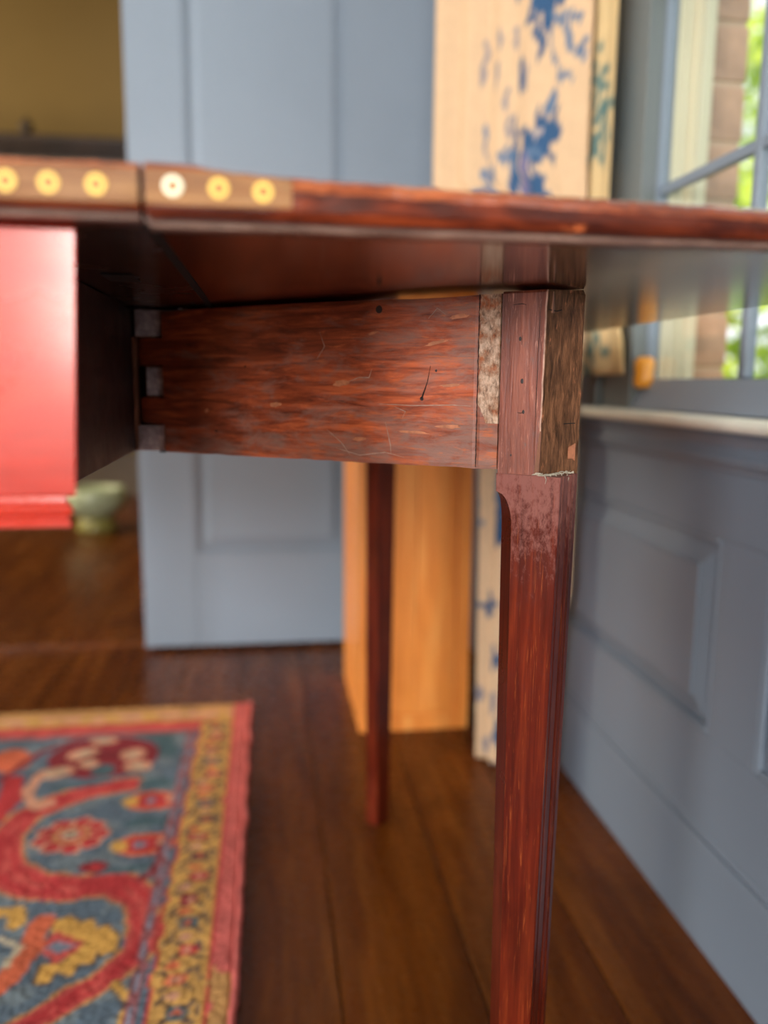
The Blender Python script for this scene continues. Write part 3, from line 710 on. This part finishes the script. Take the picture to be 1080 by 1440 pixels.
# ------------------------------------------------------------------ rug
def seg_d(P, pts):
    d = np.full(len(P), 9.)
    for (x0, y0), (x1, y1) in zip(pts, pts[1:]):
        a = np.array((x0, y0)); v = np.array((x1 - x0, y1 - y0)); L = (v ** 2).sum()
        t = np.clip(((P - a) @ v) / L, 0, 1); d = np.minimum(d, np.sqrt(((P - a - t[:, None] * v) ** 2).sum(1)))
    return d
def ell(P, c, rx, ry, ang=0):
    q = P - np.array(c); ca, sa = math.cos(ang), math.sin(ang)
    return ((q[:, 0] * ca + q[:, 1] * sa) / rx) ** 2 + ((-q[:, 0] * sa + q[:, 1] * ca) / ry) ** 2
def inpoly(P, pts):
    r = np.zeros(len(P), bool); n = len(pts)
    for i in range(n):
        x0, y0 = pts[i]; x1, y1 = pts[(i + 1) % n]
        c = ((y0 > P[:, 1]) != (y1 > P[:, 1])) & (P[:, 0] < (x1 - x0) * (P[:, 1] - y0) / (y1 - y0 + 1e-12) + x0); r ^= c
    return r
RX0, RX1, RY0, RY1 = -1.02, -.0415, -.25, 1.585
CR = dict(slate=(.11, .155, .20), slate2=(.17, .215, .24), red=(.50, .035, .038), rose=(.58, .085, .07), dred=(.25, .02, .03), tan=(.52, .27, .09), yel=(.62, .34, .09),
          salmon=(.66, .32, .20), pink=(.62, .13, .11), orange=(.66, .14, .06), dark=(.10, .065, .055), teal=(.07, .13, .15), gold=(.68, .37, .08), cream=(.55, .45, .30), plum=(.30, .10, .11), lblue=(.20, .25, .32))
def rug_colour(P0):
    P = P0.copy(); P[:, 0] = -.52 + np.abs(P[:, 0] + .52)
    n1 = np.array([noise.noise(Vector((x * 28, y * 28, 0))) for x, y in P]); n2 = np.array([noise.noise(Vector((x * 28, y * 28, 7))) for x, y in P])
    P = P + np.stack((n1, n2), 1) * .004
    # the drawn field repeats towards the camera
    yy = P[:, 1]; Q = P.copy()
    C = np.tile(np.array(CR['slate']), (len(P), 1))
    def put(mask, c): C[mask] = CR[c]
    tone = n1 > .15; put(tone, 'slate2')
    low = yy < .70
    per = .52; Q[low, 1] = .70 + np.mod(Q[low, 1] - .70, per)
    vine = [(-.225, 1.263), (-.282, 1.252), (-.328, 1.219), (-.362, 1.183), (-.372, 1.124), (-.348, 1.042), (-.302, 1.005), (-.252, .99), (-.205, .998), (-.165, .958), (-.15, .906), (-.152, .867), (-.175, .830), (-.21, .80), (-.26, .750), (-.31, .70)]
    d = seg_d(Q, vine); wv = np.interp(Q[:, 1], [.7, .83, .95, 1.0, 1.08, 1.2], [.010, .012, .014, .026, .018, .017])
    put(d < wv + .008, 'tan'); put(d < wv + .004, 'rose'); put(d < wv * .8, 'red'); put((d < wv * .35) & (n2 > .05), 'rose')
    put(seg_d(Q, [(-.337, 1.22), (-.352, 1.205), (-.382, 1.25), (-.373, 1.31), (-.351, 1.33)]) < .010, 'salmon')
    put(seg_d(Q, [(-.404, 1.18), (-.40, 1.235), (-.412, 1.30)]) < .016, 'red')
    # blue notches in the vine
    put(ell(Q, (-.19, 1.028), .045, .007, .1) < 1, 'teal'); put(ell(Q, (-.235, 1.037), .018, .013) < 1, 'dred'); put(ell(Q, (-.235, 1.037), .01, .007) < 1, 'red')
    # rosette
    c = (-.283, 1.121)
    for k in range(9):
        a = 2 * math.pi * k / 9; q = (c[0] + .037 * math.cos(a), c[1] + .033 * math.sin(a))
        put(ell(Q, q, .0165, .015) < 1, 'salmon'); put(ell(Q, q, .0125, .0115) < 1, 'red')
    put(ell(Q, c, .026, .022) < 1, 'tan'); put(ell(Q, c, .02, .017) < 1, 'rose'); put(ell(Q, c, .012, .011) < 1, 'cream'); put(ell(Q, c, .005, .004) < 1, 'dark')
    # upper palmette
    put(ell(Q, (-.285, 1.37), .092, .078, -.15) < 1, 'dred')
    for q, rx, ry, an in (((-.322, 1.385), .026, .022, .6), ((-.352, 1.318), .032, .020, .3), ((-.222, 1.325), .024, .022, 0), ((-.297, 1.432), .024, .013, 0), ((-.236, 1.372), .022, .024, -.4), ((-.305, 1.345), .018, .012, 0)):
        put(ell(Q, q, rx, ry, an) < 1, 'salmon'); put(ell(Q, q, rx * .5, ry * .45, an) < 1, 'cream')
    put(ell(Q, (-.279, 1.395), .017, .017) < 1, 'dred'); put(ell(Q, (-.277, 1.318), .018, .024) < 1, 'teal'); put(ell(Q, (-.30, 1.27), .05, .008, .2) < 1, 'teal')
    put(ell(Q, (-.185, 1.263), .03, .018) < 1, 'teal')
    # right flowers
    for c in ((-.182, 1.207), (-.178, 1.085)):
        put(ell(Q, c, .043, .028) < 1, 'orange'); put(ell(Q, c, .030, .019) < 1, 'red'); put(ell(Q, (c[0] - .033, c[1]), .012, .015) < 1, 'gold'); put(ell(Q, (c[0] + .026, c[1] + .006), .009, .011) < 1, 'salmon')
        put(ell(Q, (c[0] - .004, c[1]), .008, .008) < 1, 'lblue')
    put(ell(Q, (-.19, 1.145), .026, .014) < 1, 'teal'); put(ell(Q, (-.155, 1.142), .014, .012) < 1, 'teal')
    put(seg_d(Q, [(-.152, 1.075), (-.155, 1.02), (-.17, 1.0)]) < .006, 'dred')
    put(ell(Q, (-.437, 1.372), .034, .045, .4) < 1, 'orange')
    put(seg_d(Q, [(-.434, 1.303), (-.395, 1.398), (-.324, 1.462), (-.248, 1.456)]) < .006, 'dred')
    put(seg_d(Q, [(-.235, 1.455), (-.19, 1.43), (-.178, 1.37)]) < .016, 'teal')
    # golden palmette
    gold = [(-.261, .93), (-.244, .938), (-.228, .921), (-.217, .929), (-.207, .91), (-.195, .916), (-.181, .9), (-.178, .871), (-.189, .863), (-.201, .874), (-.197, .851), (-.213, .853), (-.219, .832), (-.237, .843), (-.241, .822), (-.255, .828), (-.254, .854), (-.234, .855), (-.223, .886), (-.251, .901)]
    gold = [(x * 1.0 + .0, y) for x, y in gold]
    put(seg_d(Q, gold + gold[:1]) < .0028, 'dark'); put(inpoly(Q, gold), 'gold')
    put(inpoly(Q, [(-.275, .882), (-.249, .910), (-.214, .885), (-.241, .855)]), 'rose'); put(inpoly(Q, [(-.262, .882), (-.245, .893), (-.226, .882), (-.243, .871)]), 'lblue')
    put(seg_d(Q, [(-.273, .931), (-.274, .887), (-.284, .84), (-.305, .805)]) < .0135, 'orange')
    put(seg_d(Q, [(-.328, .954), (-.31, .957), (-.302, .93)]) < .010, 'gold'); put(seg_d(Q, [(-.314, .907), (-.286, .885), (-.293, .859)]) < .004, 'cream')
    put(seg_d(Q, [(-.168, .813), (-.149, .787), (-.152, .755)]) < .0062, 'dark'); put(seg_d(Q, [(-.168, .813), (-.149, .787), (-.152, .755)]) < .0045, 'gold')
    # red stem ground right of the vine near the border
    X = P[:, 0]; nx = np.abs(P0[:, 0] + .52)
    put((X > -.153) & (X < -.141) & (yy < 1.47), 'plum'); put((X > -.148) & (X < -.144) & (np.mod(yy, .05) < .03) & (yy < 1.47), 'lblue')
    # top inner red band
    put((yy > 1.452) & (X < -.135), 'rose'); put((yy > 1.452) & (yy < 1.464) & (X < -.135), 'plum')
    # yellow guard border
    B = (X > -.134) | (yy > 1.497)
    put(B, 'yel')
    bxy = [(-.098, 1.418), (-.104, 1.321), (-.102, 1.235), (-.103, 1.183), (-.097, 1.127), (-.093, 1.072), (-.094, 1.016), (-.097, .971), (-.098, .941), (-.097, .889), (-.1, .851), (-.102, .813), (-.103, .773)]
    y_ = 1.47
    k = 0
    cols = ['dark', 'red', 'dred', 'teal', 'red', 'orange', 'teal', 'dark', 'red']
    while y_ > -.2:
        cx = -.101 + .005 * math.sin(k * 2.1); kind = cols[k % len(cols)]
        for s in (-1, 1):
            for s2 in (-1, 1):
                put(ell(P, (cx + s * .010, y_ + s2 * .009), .0115, .0030, s * s2 * .7) < 1, 'dark')
        put(ell(P, (cx, y_), .0125, .0105) < 1, kind); put(ell(P, (cx, y_), .0055, .005) < 1, 'orange' if kind in ('dark', 'teal') else 'salmon')
        put(seg_d(P, [(-.126, y_ + .012), (-.117, y_ + .021), (-.121, y_ + .028)]) < .0022, 'dark'); put(seg_d(P, [(-.079, y_ - .004), (-.085, y_ + .018)]) < .0022, 'dark')
        put(ell(P, (cx - .006, y_ + .0235), .008, .006) < 1, 'salmon' if k % 2 else 'orange')
        y_ -= .047; k += 1
    x_ = -.16; k = 0
    put((yy > 1.497) & (yy < 1.505) & (X < -.12), 'red')
    put((yy > 1.545), 'tan'); put((yy > 1.52) & (yy < 1.545) & (n1 > -.1), 'salmon')
    put((yy > 1.505) & (yy < 1.52) & (n2 > .1), 'tan')
    put((X > -.1345) & (X < -.1305) & (yy < 1.497), 'red'); put((X > -.0735), 'red')
    put((X > -.0695), 'pink'); put((X > -.0695) & (yy < .83) & (n1 > -.2), 'tan')
    # woven irregularity
    C *= (1 + .28 * n2)[:, None]
    return np.clip(C * 1.05, 0, 1)
def grid_obj(name, nx, ny, fn, attr, colfn, mat, thick=None, parent=None, origin=(0, 0, 0)):
    pass
st = .0042
nx = int((RX1 - RX0) / st); ny = int((RY1 - RY0) / st)
gx, gy = np.meshgrid(np.linspace(RX0, RX1, nx + 1), np.linspace(RY0, RY1, ny + 1), indexing='ij')
P = np.stack((gx.ravel(), gy.ravel()), 1)
Cc = rug_colour(P)
rs = np.random.RandomState(4)
ed = np.array([.0035 * noise.noise(Vector((0, y * 18, 3))) + .0014 * noise.noise(Vector((0, y * 90, 3))) for y in P[:, 1]]) * (P[:, 0] > RX1 - .004)
ed2 = np.array([.005 * noise.noise(Vector((x * 14, 0, 3))) for x in P[:, 0]]) * (P[:, 1] > RY1 - .004)
tilt = (P[:, 0] + .04) * -.012 * (P[:, 1] > 1.5)      # the top edge runs a touch askew
Z = .0070 + rs.uniform(-.0009, .0009, len(P))
edge = (P[:, 0] > RX1 - .006) | (P[:, 1] > RY1 - .006) | (P[:, 0] < RX0 + .006) | (P[:, 1] < RY0 + .006)
Z[edge] = .0045
V = np.stack((P[:, 0] + ed, P[:, 1] + ed2 + P[:, 0] * 0, Z), 1)
m = MB(); m.v = [tuple(p) for p in V.tolist()]
idx = lambda i, j: i * (ny + 1) + j
m.f = [(idx(i, j), idx(i + 1, j), idx(i + 1, j + 1), idx(i, j + 1)) for i in range(nx) for j in range(ny)]; m.mi = [0] * len(m.f)
# skirt down to the floor
rim = [idx(i, 0) for i in range(nx + 1)] + [idx(nx, j) for j in range(1, ny + 1)] + [idx(i, ny) for i in range(nx - 1, -1, -1)] + [idx(0, j) for j in range(ny - 1, 0, -1)]
b0 = len(m.v); m.v += [(m.v[i][0], m.v[i][1], .0003) for i in rim]
for k in range(len(rim)):
    k2 = (k + 1) % len(rim); m.f.append((rim[k], b0 + k, b0 + k2, rim[k2])); m.mi.append(0)
M['rug'] = attr_mat('wool_pile', 'pattern', 0.95, 700, 0.6, var=.22, vscale=350)
rug = m.build('rug', M['rug'])
ca = rug.data.color_attributes.new('pattern', 'FLOAT_COLOR', 'POINT')
full = np.ones((len(m.v), 4), np.float32); full[:len(Cc), :3] = Cc; full[len(Cc):, :3] = Cc[rim]
ca.data.foreach_set('color', full.ravel())
tag(rug, 'red, slate blue and gold oriental rug with a yellow border on the floorboards', 'rug')
# overcast selvedge cord along the right edge
m = MB(); M['selv'] = plain('rose_wool_selvedge', (.60, .13, .11), .95, var=.3, scale=40, bs=.5)
pts = []; rr = []
y = RY0
while y < RY1:
    pts.append((RX1 - .001 + .0035 * noise.noise(Vector((0, y * 18, 3))) + .0016 * noise.noise(Vector((0, y * 90, 9))), y, .0048)); rr.append(.0044 + .0008 * noise.noise(Vector((0, y * 150, 2)))); y += .005
m.tube(pts, rr, 7); sv = m.build('selvedge_cord', M['selv'], rug, smooth=True)

# ------------------------------------------------------------------ curtains
def curtain(name, line, umap, z0, z1, nu, nz, ripple, colf, mat, label, group=None):
    pts = []; ps = []
    (ax_, ay_), (bx_, by_) = line; L = math.hypot(bx_ - ax_, by_ - ay_); d = ((bx_ - ax_) / L, (by_ - ay_) / L); n = (d[1], -d[0])
    for i in range(nu + 1):
        u = i / nu
        for j in range(nz + 1):
            z = z0 + (z1 - z0) * j / nz; s = umap(u, z); r = ripple(u, z)
            pts.append((ax_ + d[0] * s + n[0] * r, ay_ + d[1] * s + n[1] * r, z)); ps.append((s, z, u))
    m = MB(); m.v = pts; g = lambda i, j: i * (nz + 1) + j
    m.f = [(g(i, j), g(i + 1, j), g(i + 1, j + 1), g(i, j + 1)) for i in range(nu) for j in range(nz)]; m.mi = [0] * len(m.f)
    o = m.build(name, mat, smooth=True)
    A = np.array(ps); Ccol = colf(A)
    ca = o.data.color_attributes.new('pattern', 'FLOAT_COLOR', 'POINT')
    full = np.ones((len(pts), 4), np.float32); full[:, :3] = Ccol; ca.data.foreach_set('color', full.ravel())
    sd = o.modifiers.new('thickness', 'SOLIDIFY'); sd.thickness = .0012
    return tag(o, label, 'curtain', group)
def star(P, c, r, k, ph, asp=1.0):
    q = P - np.array(c); a = np.arctan2(q[:, 1] / asp, q[:, 0]); rad = np.hypot(q[:, 0], q[:, 1] / asp)
    return rad < r * (.55 + .45 * np.cos(k * a + ph))
def main_col(A):
    P = A[:, :2]; C = np.tile(np.array((.76, .54, .34)), (len(P), 1))
    nz_ = np.array([noise.noise(Vector((s * 60, z * 50, 1))) for s, z in P]); nz2 = np.array([noise.noise(Vector((s * 60, z * 50, 11))) for s, z in P])
    Q = P + np.stack((nz_, nz2), 1) * .010
    B = (.035, .105, .235); B2 = (.12, .20, .33); Lv = (.30, .27, .30)
    def put(m_, c): C[m_] = c
    per = .52
    for base in (1.18, 1.18 - per, 1.18 + per, 1.18 - 2 * per):
        # upper plume
        put(seg_d(Q, [(.252, base - .10), (.235, base - .06), (.222, base), (.205, base + .06)]) < .004, B2)
        put(seg_d(Q, [(.225, base), (.26, base - .045), (.285, base - .09)]) < .0045, B2)
        put(ell(Q, (.222, base + .01), .026, .022, .5) < 1, B); put(star(Q, (.222, base + .004), .040, 5, .6, 1.1), B)
        put(ell(Q, (.214, base - .045), .007, .03, .2) < 1, B)
        for dx, dz in ((.27, -.03), (.285, .02), (.262, -.105), (.29, -.075)): put(star(Q, (dx, base + dz), .017, 5, dx * 40), B2)
        # thin hanging sprigs on the left folds
        put(ell(Q, (.178, base - .085), .006, .030) < 1, B)
        for s_, dz in ((.10, -.03), (.135, -.02), (.128, -.07), (.15, -.11), (.165, -.03), (.095, -.06), (.19, -.09), (.155, -.15)): put(ell(Q, (s_, base + dz), .006, .018) < 1, Lv)
        # lower flower
        f = base - .182
        put(star(Q, (.222, f), .052, 7, .4, .9), B); put(ell(Q, (.222, f + .002), .034, .024, .2) < 1, B); put(ell(Q, (.214, f + .011), .012, .008) < 1, (.55, .45, .40)); put(ell(Q, (.208, f - .018), .012, .008) < 1, B2)
        put(ell(Q, (.240, f + .045), .007, .018, -.5) < 1, B2)
        put(ell(Q, (.168, f - .025), .0085, .072) < 1, B); put(star(Q, (.158, f - .012), .022, 6, 1.), B2)
        put(ell(Q, (.214, f - .075), .020, .030) < 1, B); put(star(Q, (.212, f - .085), .034, 6, 0, 1.2), B)
        put(ell(Q, (.192, f - .045), .012, .035) < 1, (.17, .17, .33))
        put(ell(Q, (.105, f + .035), .007, .018) < 1, B2); put(star(Q, (.112, f - .05), .024, 5, 2, 1.5), B2); put(seg_d(Q, [(.10, f + .02), (.115, f - .03), (.112, f - .10)]) < .0035, Lv)
        put(seg_d(Q, [(.235, f - .10), (.26, f - .16), (.23, f - .22), (.25, f - .30)]) < .004, B2)
        for s_, dz in ((.27, -.15), (.235, -.21), (.262, -.27), (.20, -.24), (.15, -.20), (.17, -.29)): put(star(Q, (s_, f + dz), .026, 5, s_ * 60), B)
    return np.clip(C, 0, 1)
def short_col(A):
    P = A[:, :2]; C = np.tile(np.array((.84, .66, .37)), (len(P), 1)); T = (.13, .26, .26)
    nz_ = np.array([noise.noise(Vector((s * 60, z * 60, 1))) for s, z in P]); Q = P + np.stack((nz_, nz_), 1) * .007
    for base in (1.06, .74, 1.38, 1.70, 2.02):
        C[seg_d(Q, [(.03, base + .05), (.042, base), (.070, base - .05), (.052, base - .10)]) < .003] = T
        for s_, dz, r in ((.045, 0, .030), (.072, -.048, .028), (.050, -.098, .032), (.062, -.08, .018), (.035, .03, .016)): C[star(Q, (s_, base + dz), r * 1.7, 5, s_ * 90, .52)] = T
    return C
M['curt'] = attr_mat('printed_linen', 'pattern', .9, 1500, .25, transl=.25, var=.04)
M['curt2'] = attr_mat('sheer_printed_linen', 'pattern', .9, 1500, .25, transl=.45, var=.04)
def um(u, z):
    s0 = interp(z, [(.0, .128), (.885, .118), (.965, .0), (3, -.004)]); s1 = interp(z, [(0, .284), (.24, .288), (.33, .306), (.62, .306), (.74, .312), (.95, .300), (2, .298)])
    return s0 + (s1 - s0) * u
curtain('curtain', ((.285, 1.415), (.445, 1.165)), um, .004, ZC - .03, 90, 360,
        lambda u, z: (.0025 + .006 * (1 - u) ** 2) * math.sin(u * 30 + .5 * math.sin(z * 2)) + .004 * math.sin(u * 9 + z), main_col, M['curt'],
        'long cream linen curtain printed with blue flowers, hanging to the floor beside the pine cabinet')
def um2(u, z):
    s0 = 0; s1 = interp(z, [(.65, .172), (.70, .162), (.86, .100), (1.2, .100), (2.3, .11)])
    return s0 + (s1 - s0) * u
curtain('curtain', ((.456, 1.205), (.467, 1.035)), um2, .657, ZC - .03, 50, 220, lambda u, z: .0035 * math.sin(u * 14 + z), short_col, M['curt2'],
        'narrow yellowish curtain with teal leaves, ending at the window ledge')
tr_ = MB().box(.27, .30, 1.39, 1.44, ZC - .03, ZC).build  # track mounted to the ceiling
trk = MB().poly([(.27, 1.44, ZC - .028), (.44, 1.17, ZC - .028), (.475, 1.03, ZC - .028), (.495, 1.03, ZC - .028), (.465, 1.19, ZC - .028), (.295, 1.455, ZC - .028),
                 (.27, 1.44, ZC), (.44, 1.17, ZC), (.475, 1.03, ZC), (.495, 1.03, ZC), (.465, 1.19, ZC), (.295, 1.455, ZC)],
                [(0, 1, 2, 3, 4, 5), (11, 10, 9, 8, 7, 6)] + [(i, (i + 1) % 6, (i + 1) % 6 + 6, i + 6) for i in range(6)]).build('curtain_track', M['blue'])
struct(trk)

# ------------------------------------------------------------------ pine cabinet
C0 = (.262, 1.57, 0)
cab = thing('pine_cabinet', 'tall narrow honey-coloured pine cabinet standing in front of the blue door', 'cabinet', C0)
CX0, CX1, CY0, CY1, CH = .160, .366, 1.425, 1.73, .86
MB().box(CX0, CX0 + .018, CY0 + .018, CY1, 0, CH).build('side_panel', M['pine'], cab, origin=(CX0 + .01, 1.57, .45), bevel=.0015)
MB().box(CX1 - .018, CX1, CY0 + .018, CY1, 0, CH).build('side_panel', M['pine'], cab, origin=(CX1 - .01, 1.57, .45), bevel=.0015)
MB().box(CX0 + .018, CX1 - .018, CY1 - .012, CY1, 0, CH).build('back_panel', M['pine'], cab, origin=(.26, 1.72, .45))
MB().box(CX0, CX0 + .030, CY0, CY0 + .018, 0, CH).build('front_stile', M['pine'], cab, origin=(CX0 + .015, CY0, .45), bevel=.0015)
MB().box(CX1 - .026, CX1, CY0, CY0 + .018, 0, CH).build('front_stile', M['pine'], cab, origin=(CX1 - .015, CY0, .45), bevel=.0015)
xs_ = [CX0 + .031, CX0 + .105, CX1 - .027]
for a, b in zip(xs_, xs_[1:]):
    MB().box(a + .0004, b - .0004, CY0 + .003, CY0 + .018, .03, CH - .04).build('door_board', M['pine'], cab, origin=((a + b) / 2, CY0, .4), bevel=.0012)
MB().box(CX0 + .030, CX1 - .026, CY0 + .001, CY0 + .018, 0, .0295).build('bottom_rail', M['pine'], cab, origin=(.26, CY0, .02), bevel=.001)
MB().box(CX0 + .030, CX1 - .026, CY0 + .001, CY0 + .018, CH - .0395, CH).build('top_rail', M['pine'], cab, origin=(.26, CY0, .9), bevel=.001)
MB().box(CX0 - .008, CX1 + .004, CY0 - .006, CY1 + .005, CH, CH + .02).build('top', M['pine'], cab, origin=(.26, 1.57, CH), bevel=.003)

# ------------------------------------------------------------------ hall beyond the doorway
pot = thing('ceramic_pot', 'pale green glazed pot on the floor of the far room', 'pot', (-.735, 3.60, 0))
MB().lathe([(.075, 0), (.085, .008), (.082, .03), (.07, .055), (.066, .062)], (-.735, 3.60, 0)).build('foot', M['pot2'], pot, smooth=True, label='olive lower part')
MB().lathe([(.066, .062), (.095, .085), (.125, .115), (.135, .150), (.128, .180), (.118, .188), (.110, .180), (.10, .150), (.03, .10)], (-.735, 3.60, 0)).build('bowl', M['pot'], pot, smooth=True)
hb = thing('tall_cupboard', 'dark tall cupboard against the mustard wall of the far room', 'cupboard', (-1.2, 4.5, 0))
MB().box(-1.95, -.45, 4.32, 4.67, .47, 1.73).build('body', M['dark'], hb, bevel=.004)
MB().box(-2.0, -.40, 4.28, 4.675, 1.73, 1.785).build('cornice', M['dark'], hb, bevel=.01)
MB().lathe([(.03, 0), (.035, .01), (.015, .02), (.03, .04), (.032, .05), (.01, .07), (.003, .09)], (-1.12, 4.33, 1.785), 14).build('finial', M['dark'], hb, smooth=True)
for x in (-1.94, -.50):
    for y in (4.33, 4.62): MB().box(x, x + .045, y, y + .045, 0, .47).build('leg', M['dark'], hb, bevel=.004)
for x in (-1.93, -1.19): MB().box(x, x + .72, 4.30, 4.32, .50, 1.70).build('door', M['dark'], hb, bevel=.006)

# ------------------------------------------------------------------ outside
struct(MB().box(XR + .2, 14, -6, 14, -.6, -.5).build('lawn', M['grass']))
def tree(x, y, h, r, label, seed, nleaf=2600):
    rg = random.Random(seed); t = thing('leafy_tree', label, 'tree', (x, y, -.5))
    MB().tube([(x, y, -.5), (x + .05, y, h * .3), (x - .04, y + .05, h * .6), (x, y, h * .85)], [.10, .08, .06, .02], 10).build('trunk', M['bark'], t, smooth=True)
    m = MB()
    for k in range(nleaf):
        while True:
            p = Vector((rg.uniform(-1, 1), rg.uniform(-1, 1), rg.uniform(-1, 1)))
            if .25 < p.length < 1: break
        c = Vector((x + p.x * r, y + p.y * r, h * .52 + p.z * h * .62)); 
        if c.z < -.45: c.z = -.45 + rg.random() * .3
        s = rg.uniform(.08, .17); a = Vector((rg.uniform(-1, 1), rg.uniform(-1, 1), rg.uniform(-1, 1))).normalized(); b = a.orthogonal().normalized()
        m.poly([c + a * s, c + b * s * .45, c - a * s, c - b * s * .45], [(0, 1, 2), (0, 2, 3)])
    f = m.build('foliage', M['leaf'], t); f['kind'] = 'stuff'
tree(3.6, 4.6, 3.4, 1.15, 'yellow-green leafy tree outside, nearest the window', 1)
tree(6.6, 6.6, 5.0, 1.5, 'taller green tree standing behind the nearest tree outside', 2, 3600)
tree(3.6, 9.2, 5.5, 1.9, 'green tree farthest from the window at the end of the lawn', 3, 3600)

for o in bpy.data.objects:
    if '_o' in o: del o['_o']
